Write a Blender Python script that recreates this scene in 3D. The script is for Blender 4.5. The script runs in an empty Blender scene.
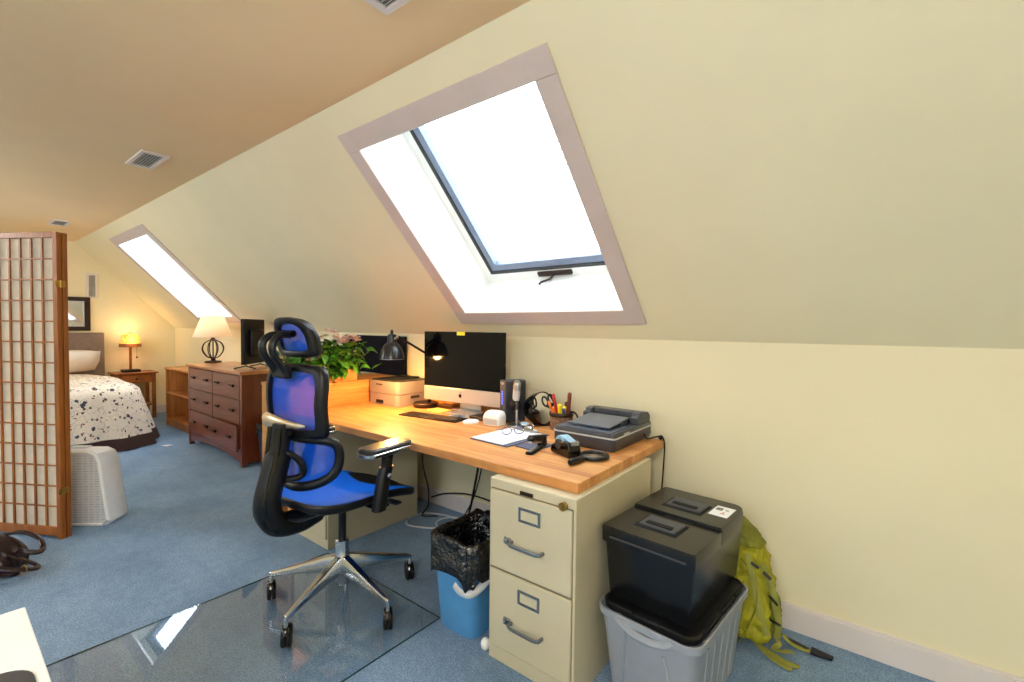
import bpy, math, random
from math import sin, cos, pi, radians
from mathutils import Vector, Matrix
random.seed(7)
scene = bpy.context.scene
COL = scene.collection

# ------------------------------------------------------------------ helpers
def lin(c):
    out = []
    for v in c[:3]:
        v = v / 255.0
        out.append(v / 12.92 if v <= 0.04045 else ((v + 0.055) / 1.055) ** 2.4)
    return (out[0], out[1], out[2], 1.0)

class MB:
    """collects geometry for ONE mesh object"""
    def __init__(s):
        s.v = []; s.f = []; s.m = []; s.mi = 0
    def mat(s, i):
        s.mi = i; return s
    def add(s, vs, fs, M=None):
        o = len(s.v)
        for p in vs:
            p = Vector(p)
            s.v.append(M @ p if M is not None else p)
        for f in fs:
            s.f.append([i + o for i in f]); s.m.append(s.mi)
        return s
    def box(s, x0, x1, y0, y1, z0, z1, M=None):
        vs = [(x0,y0,z0),(x1,y0,z0),(x1,y1,z0),(x0,y1,z0),(x0,y0,z1),(x1,y0,z1),(x1,y1,z1),(x0,y1,z1)]
        fs = [(0,3,2,1),(4,5,6,7),(0,1,5,4),(1,2,6,5),(2,3,7,6),(3,0,4,7)]
        return s.add(vs, fs, M)
    def loft(s, rings, caps=True, M=None, closed=False):
        n = len(rings[0]); vs = [p for r in rings for p in r]; fs = []
        K = len(rings)
        for k in range(K if closed else K - 1):
            a = k * n; b = ((k + 1) % K) * n
            for i in range(n):
                j = (i + 1) % n
                fs.append((a+i, a+j, b+j, b+i))
        if caps and not closed:
            fs.append(tuple(range(n - 1, -1, -1)))
            fs.append(tuple(range((K-1)*n, K*n)))
        return s.add(vs, fs, M)
    def lathe(s, prof, n=24, M=None, caps=True):
        rings = [[(r*cos(2*pi*i/n), r*sin(2*pi*i/n), z) for i in range(n)] for r, z in prof]
        return s.loft(rings, caps, M)
    def cyl(s, p0, p1, r0, r1=None, n=12):
        return s.tube([p0, p1], [r0, r0 if r1 is None else r1], n)
    def tube(s, path, r, n=8, closed=False, flat=1.0, up=None):
        """sweep an ellipse; r = radius (number or list); flat = thickness ratio along `up`"""
        P = [Vector(p) for p in path]; K = len(P)
        R = r if isinstance(r, (list, tuple)) else [r] * K
        T = []
        for k in range(K):
            if closed:
                t = P[(k+1) % K] - P[k-1]
            else:
                t = P[min(k+1, K-1)] - P[max(k-1, 0)]
            T.append(t.normalized() if t.length > 1e-9 else Vector((0,0,1)))
        ref = Vector(up) if up else (Vector((0,0,1)) if abs(T[0].z) < 0.9 else Vector((1,0,0)))
        rings = []
        nrm = None
        for k in range(K):
            if up:
                a = Vector(up) - T[k] * Vector(up).dot(T[k])
            elif nrm is None:
                a = ref - T[k] * ref.dot(T[k])
            else:
                a = nrm - T[k] * nrm.dot(T[k])
            if a.length < 1e-6:
                a = T[k].orthogonal()
            a.normalize(); nrm = a
            b = T[k].cross(a)
            rings.append([P[k] + b * (R[k]*cos(2*pi*i/n)) + a * (R[k]*flat*sin(2*pi*i/n)) for i in range(n)])
        return s.loft(rings, not closed, None, closed)
    def grid(s, nu, nv, fn, M=None, wrap=False):
        vs = [fn(i/(nu-1), j/(nv-1)) for j in range(nv) for i in range(nu)]
        fs = [(j*nu+i, j*nu+i+1, (j+1)*nu+i+1, (j+1)*nu+i) for j in range(nv-1) for i in range(nu-1)]
        return s.add(vs, fs, M)
    def prism(s, outline, z0, z1, M=None):
        return s.loft([[(x, y, z0) for x, y in outline], [(x, y, z1) for x, y in outline]], True, M)
    def ball(s, c, rx, ry=None, rz=None, n=12, M=None):
        ry = rx if ry is None else ry; rz = rx if rz is None else rz
        m = max(5, n//2+1); rings = []
        for k in range(m):
            t = -pi/2 + pi*(k+0.02)/(m-1+0.04)
            rings.append([(c[0]+rx*cos(t)*cos(2*pi*i/n), c[1]+ry*cos(t)*sin(2*pi*i/n), c[2]+rz*sin(t)) for i in range(n)])
        return s.loft(rings, True, M)
    def build(s, name, mats, parent=None, bevel=0.0, seg=2, smooth=40, solid=0.0, subsurf=0, loc=None, rot=None):
        me = bpy.data.meshes.new(name)
        me.from_pydata([tuple(p) for p in s.v], [], s.f)
        if not isinstance(mats, (list, tuple)): mats = [mats]
        for m in mats: me.materials.append(m)
        me.polygons.foreach_set('material_index', s.m)
        me.validate(); me.update()
        if smooth:
            for p in me.polygons: p.use_smooth = True
            me.set_sharp_from_angle(angle=radians(smooth))
        o = bpy.data.objects.new(name, me); COL.objects.link(o)
        if parent is not None: o.parent = parent
        if loc: o.location = loc
        if rot: o.rotation_euler = rot
        if solid:
            md = o.modifiers.new('solid', 'SOLIDIFY'); md.thickness = solid; md.offset = 0
        if bevel:
            md = o.modifiers.new('bevel', 'BEVEL'); md.width = bevel; md.segments = seg
            md.limit_method = 'ANGLE'; md.angle_limit = radians(40); md.harden_normals = False
        if subsurf:
            md = o.modifiers.new('sub', 'SUBSURF'); md.levels = subsurf; md.render_levels = subsurf
        return o

def rrect(w, h, r, n=4, cx=0.0, cy=0.0):
    pts = []
    for (sx, sy, a0) in ((1,1,0),(-1,1,90),(-1,-1,180),(1,-1,270)):
        for k in range(n+1):
            a = radians(a0 + 90*k/n)
            pts.append((cx + sx*(w/2-r) + r*cos(a), cy + sy*(h/2-r) + r*sin(a)))
    return pts
def rrect4(w, h, radii, n=4, cx=0.0, cy=0.0):
    pts = []
    for (sx, sy, a0), r in zip(((1,1,0),(-1,1,90),(-1,-1,180),(1,-1,270)), radii):
        for k in range(n+1):
            a = radians(a0 + 90*k/n)
            pts.append((cx + sx*(w/2-r) + r*cos(a), cy + sy*(h/2-r) + r*sin(a)))
    return pts
def ring(o2, z): return [(x, y, z) for x, y in o2]
def spline(pts, n=6, closed=False):
    """Catmull-Rom through points"""
    P = [Vector(p) for p in pts]; K = len(P); out = []
    segs = K if closed else K-1
    for k in range(segs):
        p0 = P[(k-1) % K] if closed or k > 0 else P[0]*2-P[1]
        p1 = P[k]; p2 = P[(k+1) % K]
        p3 = P[(k+2) % K] if closed or k+2 < K else P[-1]*2-P[-2]
        for i in range(n):
            t = i/n
            out.append(0.5*((2*p1)+(p2-p0)*t+(2*p0-5*p1+4*p2-p3)*t*t+(3*p1-p0-3*p2+p3)*t**3))
    if not closed: out.append(P[-1])
    return out
def RT(loc=(0,0,0), rx=0, ry=0, rz=0):
    return Matrix.Translation(loc) @ Matrix.Rotation(radians(rz),4,'Z') @ Matrix.Rotation(radians(ry),4,'Y') @ Matrix.Rotation(radians(rx),4,'X')

def tag(o, label, cat, group=None, kind=None):
    o['label'] = label; o['category'] = cat
    if group: o['group'] = group
    if kind: o['kind'] = kind
    return o
def thing(name, label, cat, loc=(0,0,0), rz=0.0, group=None):
    o = bpy.data.objects.new(name, None); COL.objects.link(o)
    o.empty_display_size = 0.05
    o.location = loc; o.rotation_euler = (0, 0, radians(rz))
    return tag(o, label, cat, group)
def struct(o, label=None):
    o['kind'] = 'structure'
    if label: o['label'] = label
    return o

# ------------------------------------------------------------------ materials
class NT:
    def __init__(s, name):
        s.m = bpy.data.materials.new(name); s.m.use_nodes = True
        s.t = s.m.node_tree; s.b = s.t.nodes['Principled BSDF']; s.out = s.t.nodes['Material Output']
    def n(s, typ, **kw):
        x = s.t.nodes.new(typ)
        for k, v in kw.items(): setattr(x, k, v)
        return x
    def l(s, a, b): s.t.links.new(a, b)
    def coords(s, scale=(1,1,1), rot=(0,0,0)):
        tc = s.n('ShaderNodeTexCoord'); mp = s.n('ShaderNodeMapping')
        mp.inputs['Scale'].default_value = scale; mp.inputs['Rotation'].default_value = rot
        s.l(tc.outputs['Object'], mp.inputs['Vector']); return mp.outputs['Vector']
    def noise(s, vec, scale, detail=4, rough=0.55):
        x = s.n('ShaderNodeTexNoise'); x.inputs['Scale'].default_value = scale
        x.inputs['Detail'].default_value = detail; x.inputs['Roughness'].default_value = rough
        s.l(vec, x.inputs['Vector']); return x.outputs['Fac']
    def ramp(s, fac, stops):
        x = s.n('ShaderNodeValToRGB'); e = x.color_ramp.elements
        while len(e) < len(stops): e.new(0.5)
        for i, (p, c) in enumerate(stops):
            e[i].position = p; e[i].color = c if len(c) == 4 else lin(c)
        s.l(fac, x.inputs['Fac']); return x.outputs['Color']
    def mix(s, fac, a, b, mode='MIX'):
        x = s.n('ShaderNodeMix', data_type='RGBA', blend_type=mode)
        if isinstance(fac, (int, float)): x.inputs[0].default_value = fac
        else: s.l(fac, x.inputs[0])
        for sock, val in ((x.inputs[6], a), (x.inputs[7], b)):
            if isinstance(val, tuple): sock.default_value = val
            else: s.l(val, sock)
        return x.outputs[2]
    def bump(s, h, strength=0.2, dist=0.01):
        x = s.n('ShaderNodeBump'); x.inputs['Strength'].default_value = strength
        x.inputs['Distance'].default_value = dist
        s.l(h, x.inputs['Height']); s.l(x.outputs['Normal'], s.b.inputs['Normal'])

def plain(name, c, rough=0.5, metal=0.0, var=0.06, scale=12.0, bump=0.0, bscale=None, spec=0.5, coat=0.0):
    k = NT(name); b = k.b
    v = k.coords(); f = k.noise(v, scale)
    c0 = tuple(max(0, x*(1-var)) for x in c); c1 = tuple(min(255, x*(1+var)) for x in c)
    k.l(k.ramp(f, [(0.3, c0), (0.7, c1)]), b.inputs['Base Color'])
    b.inputs['Roughness'].default_value = rough; b.inputs['Metallic'].default_value = metal
    b.inputs['Specular IOR Level'].default_value = spec
    if coat: b.inputs['Coat Weight'].default_value = coat; b.inputs['Coat Roughness'].default_value = 0.1
    if bump: k.bump(k.noise(v, bscale or scale*8), bump)
    return k.m
def wood(name, dark, light, axis=0, scale=6.0, rough=0.4, stretch=0.08, coat=0.0):
    k = NT(name); sc = [1.0, 1.0, 1.0]; sc[axis] = stretch
    v = k.coords(tuple(sc)); f = k.noise(v, scale*4, 6, 0.62)
    w = k.n('ShaderNodeTexNoise'); w.inputs['Scale'].default_value = scale*18; w.inputs['Detail'].default_value = 3
    k.l(v, w.inputs['Vector'])
    mid = tuple((a+b)/2 for a, b in zip(dark, light))
    c = k.ramp(f, [(0.3, dark), (0.5, mid), (0.72, light)])
    g = k.ramp(w.outputs['Fac'], [(0.35, (205,195,185)), (0.6, (255,255,255))])
    k.l(k.mix(0.6, c, g, 'MULTIPLY'), k.b.inputs['Base Color'])
    k.b.inputs['Roughness'].default_value = rough
    if coat: k.b.inputs['Coat Weight'].default_value = coat; k.b.inputs['Coat Roughness'].default_value = 0.15
    if not coat: k.bump(w.outputs['Fac'], 0.05, 0.002)
    return k.m
def seethrough(name, c, alpha, rough=0.6, scale=0):
    """fine woven mesh: a mix of cloth and open holes"""
    k = NT(name); b = k.b; b.inputs['Base Color'].default_value = lin(c); b.inputs['Roughness'].default_value = rough; b.inputs['Specular IOR Level'].default_value = 0.15
    v = k.coords()
    wv = k.n('ShaderNodeTexWave', wave_type='BANDS', bands_direction='Z'); wv.inputs['Scale'].default_value = 38
    k.l(v, wv.inputs['Vector'])
    mr = k.n('ShaderNodeMapRange'); mr.inputs['To Min'].default_value = alpha-0.1; mr.inputs['To Max'].default_value = min(1, alpha+0.1)
    k.l(wv.outputs['Fac'], mr.inputs['Value'])
    tr = k.n('ShaderNodeBsdfTransparent'); mx = k.n('ShaderNodeMixShader')
    k.l(mr.outputs['Result'], mx.inputs['Fac']); k.l(tr.outputs[0], mx.inputs[1]); k.l(b.outputs[0], mx.inputs[2])
    k.l(mx.outputs[0], k.out.inputs['Surface']); return k.m
def glass(name, tint=(1,1,1,1), gl=1.0, rough=0.02, ior=1.5):
    k = NT(name); tr = k.n('ShaderNodeBsdfTransparent'); tr.inputs['Color'].default_value = tint
    g = k.n('ShaderNodeBsdfGlossy'); g.inputs['Roughness'].default_value = rough
    lw = k.n('ShaderNodeLayerWeight'); lw.inputs['Blend'].default_value = 0.5
    pw = k.n('ShaderNodeMath', operation='POWER'); pw.inputs[1].default_value = 4.0
    k.l(lw.outputs['Facing'], pw.inputs[0])
    f0 = ((ior-1)/(ior+1))**2
    mu = k.n('ShaderNodeMath', operation='MULTIPLY_ADD'); mu.inputs[1].default_value = gl*(1-f0); mu.inputs[2].default_value = gl*f0
    k.l(pw.outputs[0], mu.inputs[0])
    mx = k.n('ShaderNodeMixShader'); k.l(mu.outputs[0], mx.inputs['Fac']); k.l(tr.outputs[0], mx.inputs[1]); k.l(g.outputs[0], mx.inputs[2])
    k.l(mx.outputs[0], k.out.inputs['Surface']); k.t.nodes.remove(k.b); return k.m
def emit(name, c, strength):
    k = NT(name); k.b.inputs['Base Color'].default_value = lin(c)
    k.b.inputs['Emission Color'].default_value = lin(c); k.b.inputs['Emission Strength'].default_value = strength
    return k.m

M = {}
M['paint'] = plain('wall_paint', (238,228,193), 0.75, var=0.012, scale=1.5, bump=0.03, bscale=220, spec=0.25)
M['ceilpeach'] = plain('ceiling_peach_tone', (244,216,172), 0.8, var=0.012, scale=1.5, bump=0.03, bscale=220, spec=0.2)  # peachier than the walls so that its colour brightens the ceiling
M['casing'] = plain('casing_paint', (208,193,186), 0.45, var=0.02, scale=6)
M['trim'] = plain('trim_paint', (226,216,212), 0.45, var=0.015, scale=6)
M['white'] = plain('white_paint', (240,240,236), 0.45, var=0.01, scale=6)
M['carpet'] = None
def carpet():
    k = NT('carpet'); v = k.coords()
    big = k.noise(v, 1.7, 5, 0.6); fine = k.noise(v, 150, 5, 0.7); mid = k.noise(v, 22, 5, 0.75)
    c = k.ramp(big, [(0.3, (124,156,196)), (0.5, (144,178,214)), (0.7, (160,192,226))])
    g = k.ramp(fine, [(0.38, (96,108,122)), (0.6, (255,255,255))])
    m = k.ramp(mid, [(0.35, (212,216,222)), (0.6, (255,255,255))])
    k.l(k.mix(0.7, k.mix(0.6, c, m, 'MULTIPLY'), g, 'MULTIPLY'), k.b.inputs['Base Color'])
    k.b.inputs['Roughness'].default_value = 0.95; k.b.inputs['Specular IOR Level'].default_value = 0.1
    k.b.inputs['Sheen Weight'].default_value = 0.15
    k.bump(fine, 0.7, 0.01); return k.m
M['carpet'] = carpet()
def butcher():
    k = NT('butcher_block'); v = k.coords()
    br = k.n('ShaderNodeTexBrick'); br.offset = 0.37; br.inputs['Scale'].default_value = 1.0
    br.inputs['Brick Width'].default_value = 0.55; br.inputs['Row Height'].default_value = 0.042
    br.inputs['Mortar Size'].default_value = 0.0006; br.inputs['Bias'].default_value = 0.0
    br.inputs['Color1'].default_value = lin((204,138,74)); br.inputs['Color2'].default_value = lin((228,168,100)); br.inputs['Mortar'].default_value = lin((176,112,56))
    k.l(v, br.inputs['Vector'])
    v2 = k.coords((0.1,1,1)); g = k.noise(v2, 40, 6, 0.65)
    gr = k.ramp(g, [(0.3, (205,180,155)), (0.65, (255,255,255))])
    k.l(k.mix(0.75, br.outputs['Color'], gr, 'MULTIPLY'), k.b.inputs['Base Color'])
    k.b.inputs['Roughness'].default_value = 0.48
    return k.m
M['butcher'] = butcher()
M['unitwood'] = wood('honey_oak', (196,132,68), (226,168,98), 1, 3.0, 0.42)
M['unitwoodz'] = wood('honey_oak_upright', (196,132,68), (226,168,98), 2, 3.0, 0.42)
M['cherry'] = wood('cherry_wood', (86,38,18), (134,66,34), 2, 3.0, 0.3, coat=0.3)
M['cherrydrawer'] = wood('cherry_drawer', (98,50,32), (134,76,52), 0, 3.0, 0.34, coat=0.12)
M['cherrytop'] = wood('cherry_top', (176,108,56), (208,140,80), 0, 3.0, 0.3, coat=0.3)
M['oak'] = wood('shelf_oak', (176,112,56), (208,146,84), 2, 3.0, 0.45)
M['shoji'] = wood('screen_cedar', (136,74,20), (184,112,40), 2, 4.0, 0.42)
M['nightwood'] = wood('nightstand_wood', (128,68,24), (176,104,44), 0, 4.0, 0.4)
M['tan'] = plain('tan_enamel', (202,191,160), 0.38, var=0.02, scale=3)
M['tandark'] = plain('tan_enamel_gap', (120,112,90), 0.6, var=0.02)
M['chrome'] = plain('polished_aluminium', (215,215,215), 0.18, 1.0, var=0.02)
M['warmchrome'] = plain('satin_champagne', (226,208,178), 0.3, 0.85, var=0.02)
M['armpad'] = plain('arm_pad_grey', (52,50,49), 0.26, var=0.04)
M['steel'] = plain('brushed_steel', (175,178,182), 0.32, 1.0, var=0.04)
M['nickel'] = plain('dull_nickel', (150,155,160), 0.35, 1.0, var=0.04)
M['black'] = plain('black_plastic', (15,15,17), 0.4, var=0.1, bump=0.02, bscale=300, spec=0.35)
M['blackgloss'] = plain('black_gloss', (10,10,12), 0.12, var=0.05)
M['lampblack'] = plain('lamp_graphite', (20,20,23), 0.28, var=0.05)
M['blackmatte'] = plain('black_matte', (14,14,15), 0.7, var=0.1, spec=0.3)
M['rubber'] = plain('black_rubber', (17,17,18), 0.6, var=0.1, spec=0.3)
M['bluemesh'] = seethrough('blue_mesh', (0,76,196), 0.84)
M['blueseat'] = None
def blueseat():
    k = NT('blue_seat_mesh'); v = k.coords()
    wv = k.n('ShaderNodeTexWave', wave_type='BANDS', bands_direction='Y'); wv.inputs['Scale'].default_value = 30
    k.l(v, wv.inputs['Vector'])
    k.l(k.ramp(wv.outputs['Fac'], [(0.2, (0,62,176)), (0.8, (0,116,236))]), k.b.inputs['Base Color'])
    k.b.inputs['Roughness'].default_value = 0.6; k.b.inputs['Specular IOR Level'].default_value = 0.15
    k.bump(wv.outputs['Fac'], 0.3, 0.003); return k.m
M['blueseat'] = blueseat()
M['paleglass'] = glass('mat_glass', (0.988,0.997,0.995,1), 1.0, 0.015, 1.52)
M['matedge'] = plain('glass_edge', (38,72,70), 0.2, var=0.05)
M['pane'] = glass('window_pane', (0.97,0.99,1,1), 0.6, 0.01, 1.45)
M['clear'] = glass('clear_plastic', (0.86,0.9,0.95,1), 1.0, 0.08, 1.5)
M['lens'] = glass('lens_glass', (0.9,0.95,0.98,1), 1.0, 0.02, 1.6)
M['greysash'] = plain('grey_aluminium', (112,126,150), 0.45, 0.0, var=0.03)
M['gasket'] = plain('dark_gasket', (46,50,52), 0.6)
M['screenoff'] = plain('dark_display', (6,6,8), 0.08, var=0.05, spec=0.22)
M['navy'] = plain('dark_navy_panel', (9,12,26), 0.6, var=0.08, spec=0.1)
M['silver'] = plain('silver_aluminium', (205,203,200), 0.32, 0.6, var=0.01)
M['printer'] = plain('printer_shell', (158,148,138), 0.5, var=0.015)
M['printertop'] = plain('printer_charcoal', (52,50,48), 0.5)
M['darkgrey'] = plain('dark_grey_plastic', (58,60,64), 0.45, var=0.05)
M['ventgrey'] = plain('vent_shadow_grey', (128,122,112), 0.6)
M['scangrey'] = plain('scanner_grey', (66,67,72), 0.42, var=0.04)
M['scanlid'] = plain('scanner_lid', (84,92,106), 0.3, var=0.04)
M['lightgrey'] = plain('light_grey_plastic', (200,202,204), 0.4, var=0.02)
M['binblue'] = plain('bin_blue', (84,150,205), 0.4, var=0.03)
M['bindark'] = plain('bin_dark_blue', (22,48,78), 0.45, var=0.05)
M['boxblack'] = plain('box_black', (17,18,20), 0.26, var=0.08, bump=0.02, bscale=80)
M['totegrey'] = plain('tote_grey', (150,155,164), 0.4, var=0.03)
def liner():
    k = NT('bin_liner'); v = k.coords()
    k.b.inputs['Base Color'].default_value = lin((16,16,17)); k.b.inputs['Roughness'].default_value = 0.13
    k.b.inputs['Specular IOR Level'].default_value = 0.9
    k.bump(k.noise(v, 13, 4, 0.55), 1.0, 0.05); return k.m
M['liner'] = liner()
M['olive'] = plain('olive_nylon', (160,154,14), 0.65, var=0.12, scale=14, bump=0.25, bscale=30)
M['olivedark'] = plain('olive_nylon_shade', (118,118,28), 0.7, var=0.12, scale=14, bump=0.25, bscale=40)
M['strap'] = plain('olive_webbing', (140,140,58), 0.75, var=0.1, bump=0.1, bscale=300)
M['leather'] = plain('burgundy_leather', (30,9,11), 0.3, var=0.2, bump=0.15, bscale=90, coat=0.15, spec=0.35)
M['brass'] = plain('brass', (190,150,80), 0.3, 1.0)
M['bronze'] = plain('dark_bronze', (58,44,36), 0.45, 0.7)
M['paper'] = plain('paper', (244,244,242), 0.8, var=0.006)
M['rice'] = plain('rice_paper', (214,198,178), 0.85, var=0.03, scale=20)
M['taupe'] = plain('taupe_upholstery', (126,108,98), 0.85, var=0.05, scale=30, bump=0.1)
M['pillow'] = plain('pillow_cotton', (240,228,214), 0.85, var=0.02)
M['darkcloth'] = plain('brown_cloth', (62,40,34), 0.85, var=0.1)
M['green'] = plain('leaf_green', (58,112,30), 0.42, var=0.35, scale=16)
M['pink'] = plain('petal_pink', (255,220,208), 0.6, var=0.08, scale=40)
M['terracotta'] = plain('planter_wood', (184,128,78), 0.6, var=0.1)
M['soil'] = plain('soil', (50,36,26), 0.95, var=0.3, scale=60)
M['red'] = plain('red_plastic', (196,28,26), 0.35)
M['yellow'] = plain('yellow_plastic', (250,224,20), 0.4)
M['orange'] = plain('orange_plastic', (236,120,40), 0.4)
M['blueplastic'] = plain('blue_plastic', (36,70,130), 0.4)
M['brownpen'] = plain('brown_wood_pen', (112,48,24), 0.5)
M['weave'] = plain('taupe_weave', (124,98,78), 0.8, var=0.2, scale=60, bump=0.4, bscale=120)
M['navybook'] = plain('slate_blue_cover', (76,84,112), 0.5)
M['paleblue'] = plain('pale_blue_plastic', (150,190,214), 0.3)
M['shade'] = emit('lamp_shade_glow', (255,196,92), 0.9)
def cloth_shade():
    k = NT('cream_shade'); k.b.inputs['Base Color'].default_value = lin((250,238,220)); k.b.inputs['Roughness'].default_value = 0.8
    tl = k.n('ShaderNodeBsdfTranslucent'); tl.inputs['Color'].default_value = lin((252,240,222)); mx = k.n('ShaderNodeMixShader'); mx.inputs['Fac'].default_value = 0.5
    k.l(k.b.outputs[0], mx.inputs[1]); k.l(tl.outputs[0], mx.inputs[2]); k.l(mx.outputs[0], k.out.inputs['Surface']); return k.m
M['shadewhite'] = cloth_shade()
M['bulb'] = emit('bulb', (255,214,150), 30)
M['led'] = emit('blue_led', (60,90,255), 4)
M['mirror'] = plain('mirror_glass', (240,240,240), 0.03, 1.0, var=0.0)
M['fan'] = plain('fan_white', (220,222,230), 0.45, var=0.02)
M['fangrille'] = None
def grille():
    k = NT('fan_grille'); v = k.coords((1,1,1))
    br = k.n('ShaderNodeTexBrick'); br.offset = 0.0; br.inputs['Scale'].default_value = 1.0
    br.inputs['Brick Width'].default_value = 0.036; br.inputs['Row Height'].default_value = 0.017; br.inputs['Mortar Size'].default_value = 0.0045
    sep = k.n('ShaderNodeSeparateXYZ'); cmb = k.n('ShaderNodeCombineXYZ'); k.l(v, sep.inputs[0])
    k.l(sep.outputs['X'], cmb.inputs['X']); k.l(sep.outputs['Z'], cmb.inputs['Y']); k.l(cmb.outputs[0], br.inputs['Vector'])
    br.inputs['Color1'].default_value = lin((190,188,190)); br.inputs['Color2'].default_value = lin((212,210,210)); br.inputs['Mortar'].default_value = lin((226,224,224))
    k.l(br.outputs['Color'], k.b.inputs['Base Color']); k.b.inputs['Roughness'].default_value = 0.5
    return k.m
M['fangrille'] = grille()
def bedspread():
    k = NT('floral_bedspread'); v = k.coords()
    base = k.ramp(k.noise(v, 60, 4), [(0.3, (226,212,194)), (0.7, (242,232,218))])
    def spots(scale, rad, col, base, stretch=(1,1,1), rot=(0,0,0)):
        vv = k.coords(stretch, rot)
        wob = k.n('ShaderNodeTexNoise'); wob.inputs['Scale'].default_value = 20; k.l(vv, wob.inputs['Vector'])
        ad = k.n('ShaderNodeVectorMath', operation='MULTIPLY_ADD'); ad.inputs[1].default_value = (0.05,0.05,0.05)
        k.l(wob.outputs['Color'], ad.inputs[0]); k.l(vv, ad.inputs[2])
        vo = k.n('ShaderNodeTexVoronoi', feature='F1'); vo.inputs['Scale'].default_value = scale; k.l(ad.outputs[0], vo.inputs['Vector'])
        th = k.n('ShaderNodeMath', operation='LESS_THAN'); th.inputs[1].default_value = rad
        k.l(vo.outputs['Distance'], th.inputs[0])
        return k.mix(th.outputs[0], base, lin(col))
    vine = k.noise(v, 7, 2)
    a = k.n('ShaderNodeMath', operation='SUBTRACT'); a.inputs[1].default_value = 0.5; k.l(vine, a.inputs[0])
    b = k.n('ShaderNodeMath', operation='ABSOLUTE'); k.l(a.outputs[0], b.inputs[0])
    c = k.n('ShaderNodeMath', operation='LESS_THAN'); c.inputs[1].default_value = 0.007; k.l(b.outputs[0], c.inputs[0])
    base = k.mix(c.outputs[0], base, lin((186,176,166)))
    base = spots(7, 0.17, (66,66,78), base)
    base = spots(10, 0.19, (92,66,56), base, (1,2.0,1.2), (0.4,0.3,0.8))
    base = spots(13, 0.2, (70,74,84), base, (1.8,1,1), (0.9,0.2,0.3))
    base = spots(12, 0.14, (150,90,70), base, (1,1,1.6), (0.1,0.7,1.2))
    # dark hem band
    sp = k.n('ShaderNodeSeparateXYZ'); tc = k.n('ShaderNodeTexCoord'); k.l(tc.outputs['Object'], sp.inputs[0])
    h = k.n('ShaderNodeMath', operation='LESS_THAN'); h.inputs[1].default_value = 0.135; k.l(sp.outputs['Z'], h.inputs[0])
    base = k.mix(h.outputs[0], base, lin((64,42,36)))
    k.l(base, k.b.inputs['Base Color']); k.b.inputs['Roughness'].default_value = 0.9
    k.bump(k.noise(v, 14, 4), 0.25, 0.02); return k.m
M['bedspread'] = bedspread()
def floralshade():
    k = NT('amber_shade'); v = k.coords()
    vo = k.n('ShaderNodeTexVoronoi'); vo.inputs['Scale'].default_value = 26; k.l(v, vo.inputs['Vector'])
    c = k.ramp(vo.outputs['Distance'], [(0.16, (110,60,16)), (0.26, (250,190,80))])
    k.l(c, k.b.inputs['Base Color']); k.l(c, k.b.inputs['Emission Color']); k.b.inputs['Emission Strength'].default_value = 0.9
    return k.m
M['floralshade'] = floralshade()

# ------------------------------------------------------------------ camera
CAMZ = 1.34
yaw, pitch, roll = radians(38.2124), radians(1.6412), radians(0.5923)
fwd = Vector((-sin(yaw)*cos(pitch), cos(yaw)*cos(pitch), -sin(pitch)))
rgt = Vector((cos(yaw), sin(yaw), 0)); upv = rgt.cross(fwd)
r2 = rgt*cos(roll) + upv*sin(roll); u2 = upv*cos(roll) - rgt*sin(roll)
cd = bpy.data.cameras.new('camera'); cam = bpy.data.objects.new('camera', cd); COL.objects.link(cam)
cam.matrix_world = Matrix(((r2.x,u2.x,-fwd.x,0),(r2.y,u2.y,-fwd.y,0),(r2.z,u2.z,-fwd.z,CAMZ),(0,0,0,1)))
cd.sensor_width = 36; cd.lens = 36*462.94/1024; cd.clip_start = 0.05; cd.clip_end = 100
scene.camera = cam

# ------------------------------------------------------------------ room shell
TH = radians(45.85); ST, CT = sin(TH), cos(TH)
WY, KZ, CZ = 2.392, 1.283, 2.435
SL = (CZ-KZ)/ST                      # length of the sloped wall
XF, XN = -8.5, 2.3                   # far and near gable walls
LY = -2.9                            # knee wall on the other side
LCY = LY + (CZ-KZ)/math.tan(TH)
def SP(x, s, o=0.0):                 # a point on the right slope: s up the slope, o outwards
    return Vector((x, WY - s*CT + o*ST, KZ + s*ST + o*CT))
def SPL(x, s, o=0.0):
    return Vector((x, LY + s*CT - o*ST, KZ + s*ST + o*CT))
I0, I1 = 0.2225, 1.374               # skylight opening along the slope
SK = [(-2.155, -1.027), (-7.02, -5.89)]
def slope(name, fn, holes, flip, label):
    xs = sorted([XF, XN] + [v for h in holes for v in h]); ss = [0, I0, I1, SL]
    mb = MB()
    for i in range(len(xs)-1):
        for j in range(3):
            mid = (xs[i]+xs[i+1])/2
            if j == 1 and any(a < mid < b for a, b in holes): continue
            q = [fn(xs[i],ss[j]), fn(xs[i+1],ss[j]), fn(xs[i+1],ss[j+1]), fn(xs[i],ss[j+1])]
            mb.add(q, [(0,1,2,3) if flip else (3,2,1,0)])
    struct(mb.build(name, M['paint'], smooth=0), label)
SKL = [(-3.2, -2.07), (-6.6, -5.47), (-0.9, 0.23), (0.75, 1.88)]  # unseen skylights added on the left to brighten the room
slope('wall_right_slope', SP, SK, True, 'sloped cream wall on the right under the roof, with the two skylights')
slope('wall_left_slope', SPL, SKL, False, 'sloped cream wall on the left')
mb = MB(); mb.add([(XF,LY,0),(XN,LY,0),(XN,WY,0),(XF,WY,0)], [(0,1,2,3)])
struct(mb.build('floor', M['carpet'], smooth=0), 'blue carpeted floor')
mb = MB(); yc = WY - SL*CT
mb.add([(XF,LCY,CZ),(XN,LCY,CZ),(XN,yc,CZ),(XF,yc,CZ)], [(3,2,1,0)])
struct(mb.build('ceiling', M['ceilpeach'], smooth=0), 'flat cream ceiling strip')
mb = MB(); mb.add([(XF,WY,0),(XN,WY,0),(XN,WY,KZ),(XF,WY,KZ)], [(0,1,2,3)])
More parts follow.
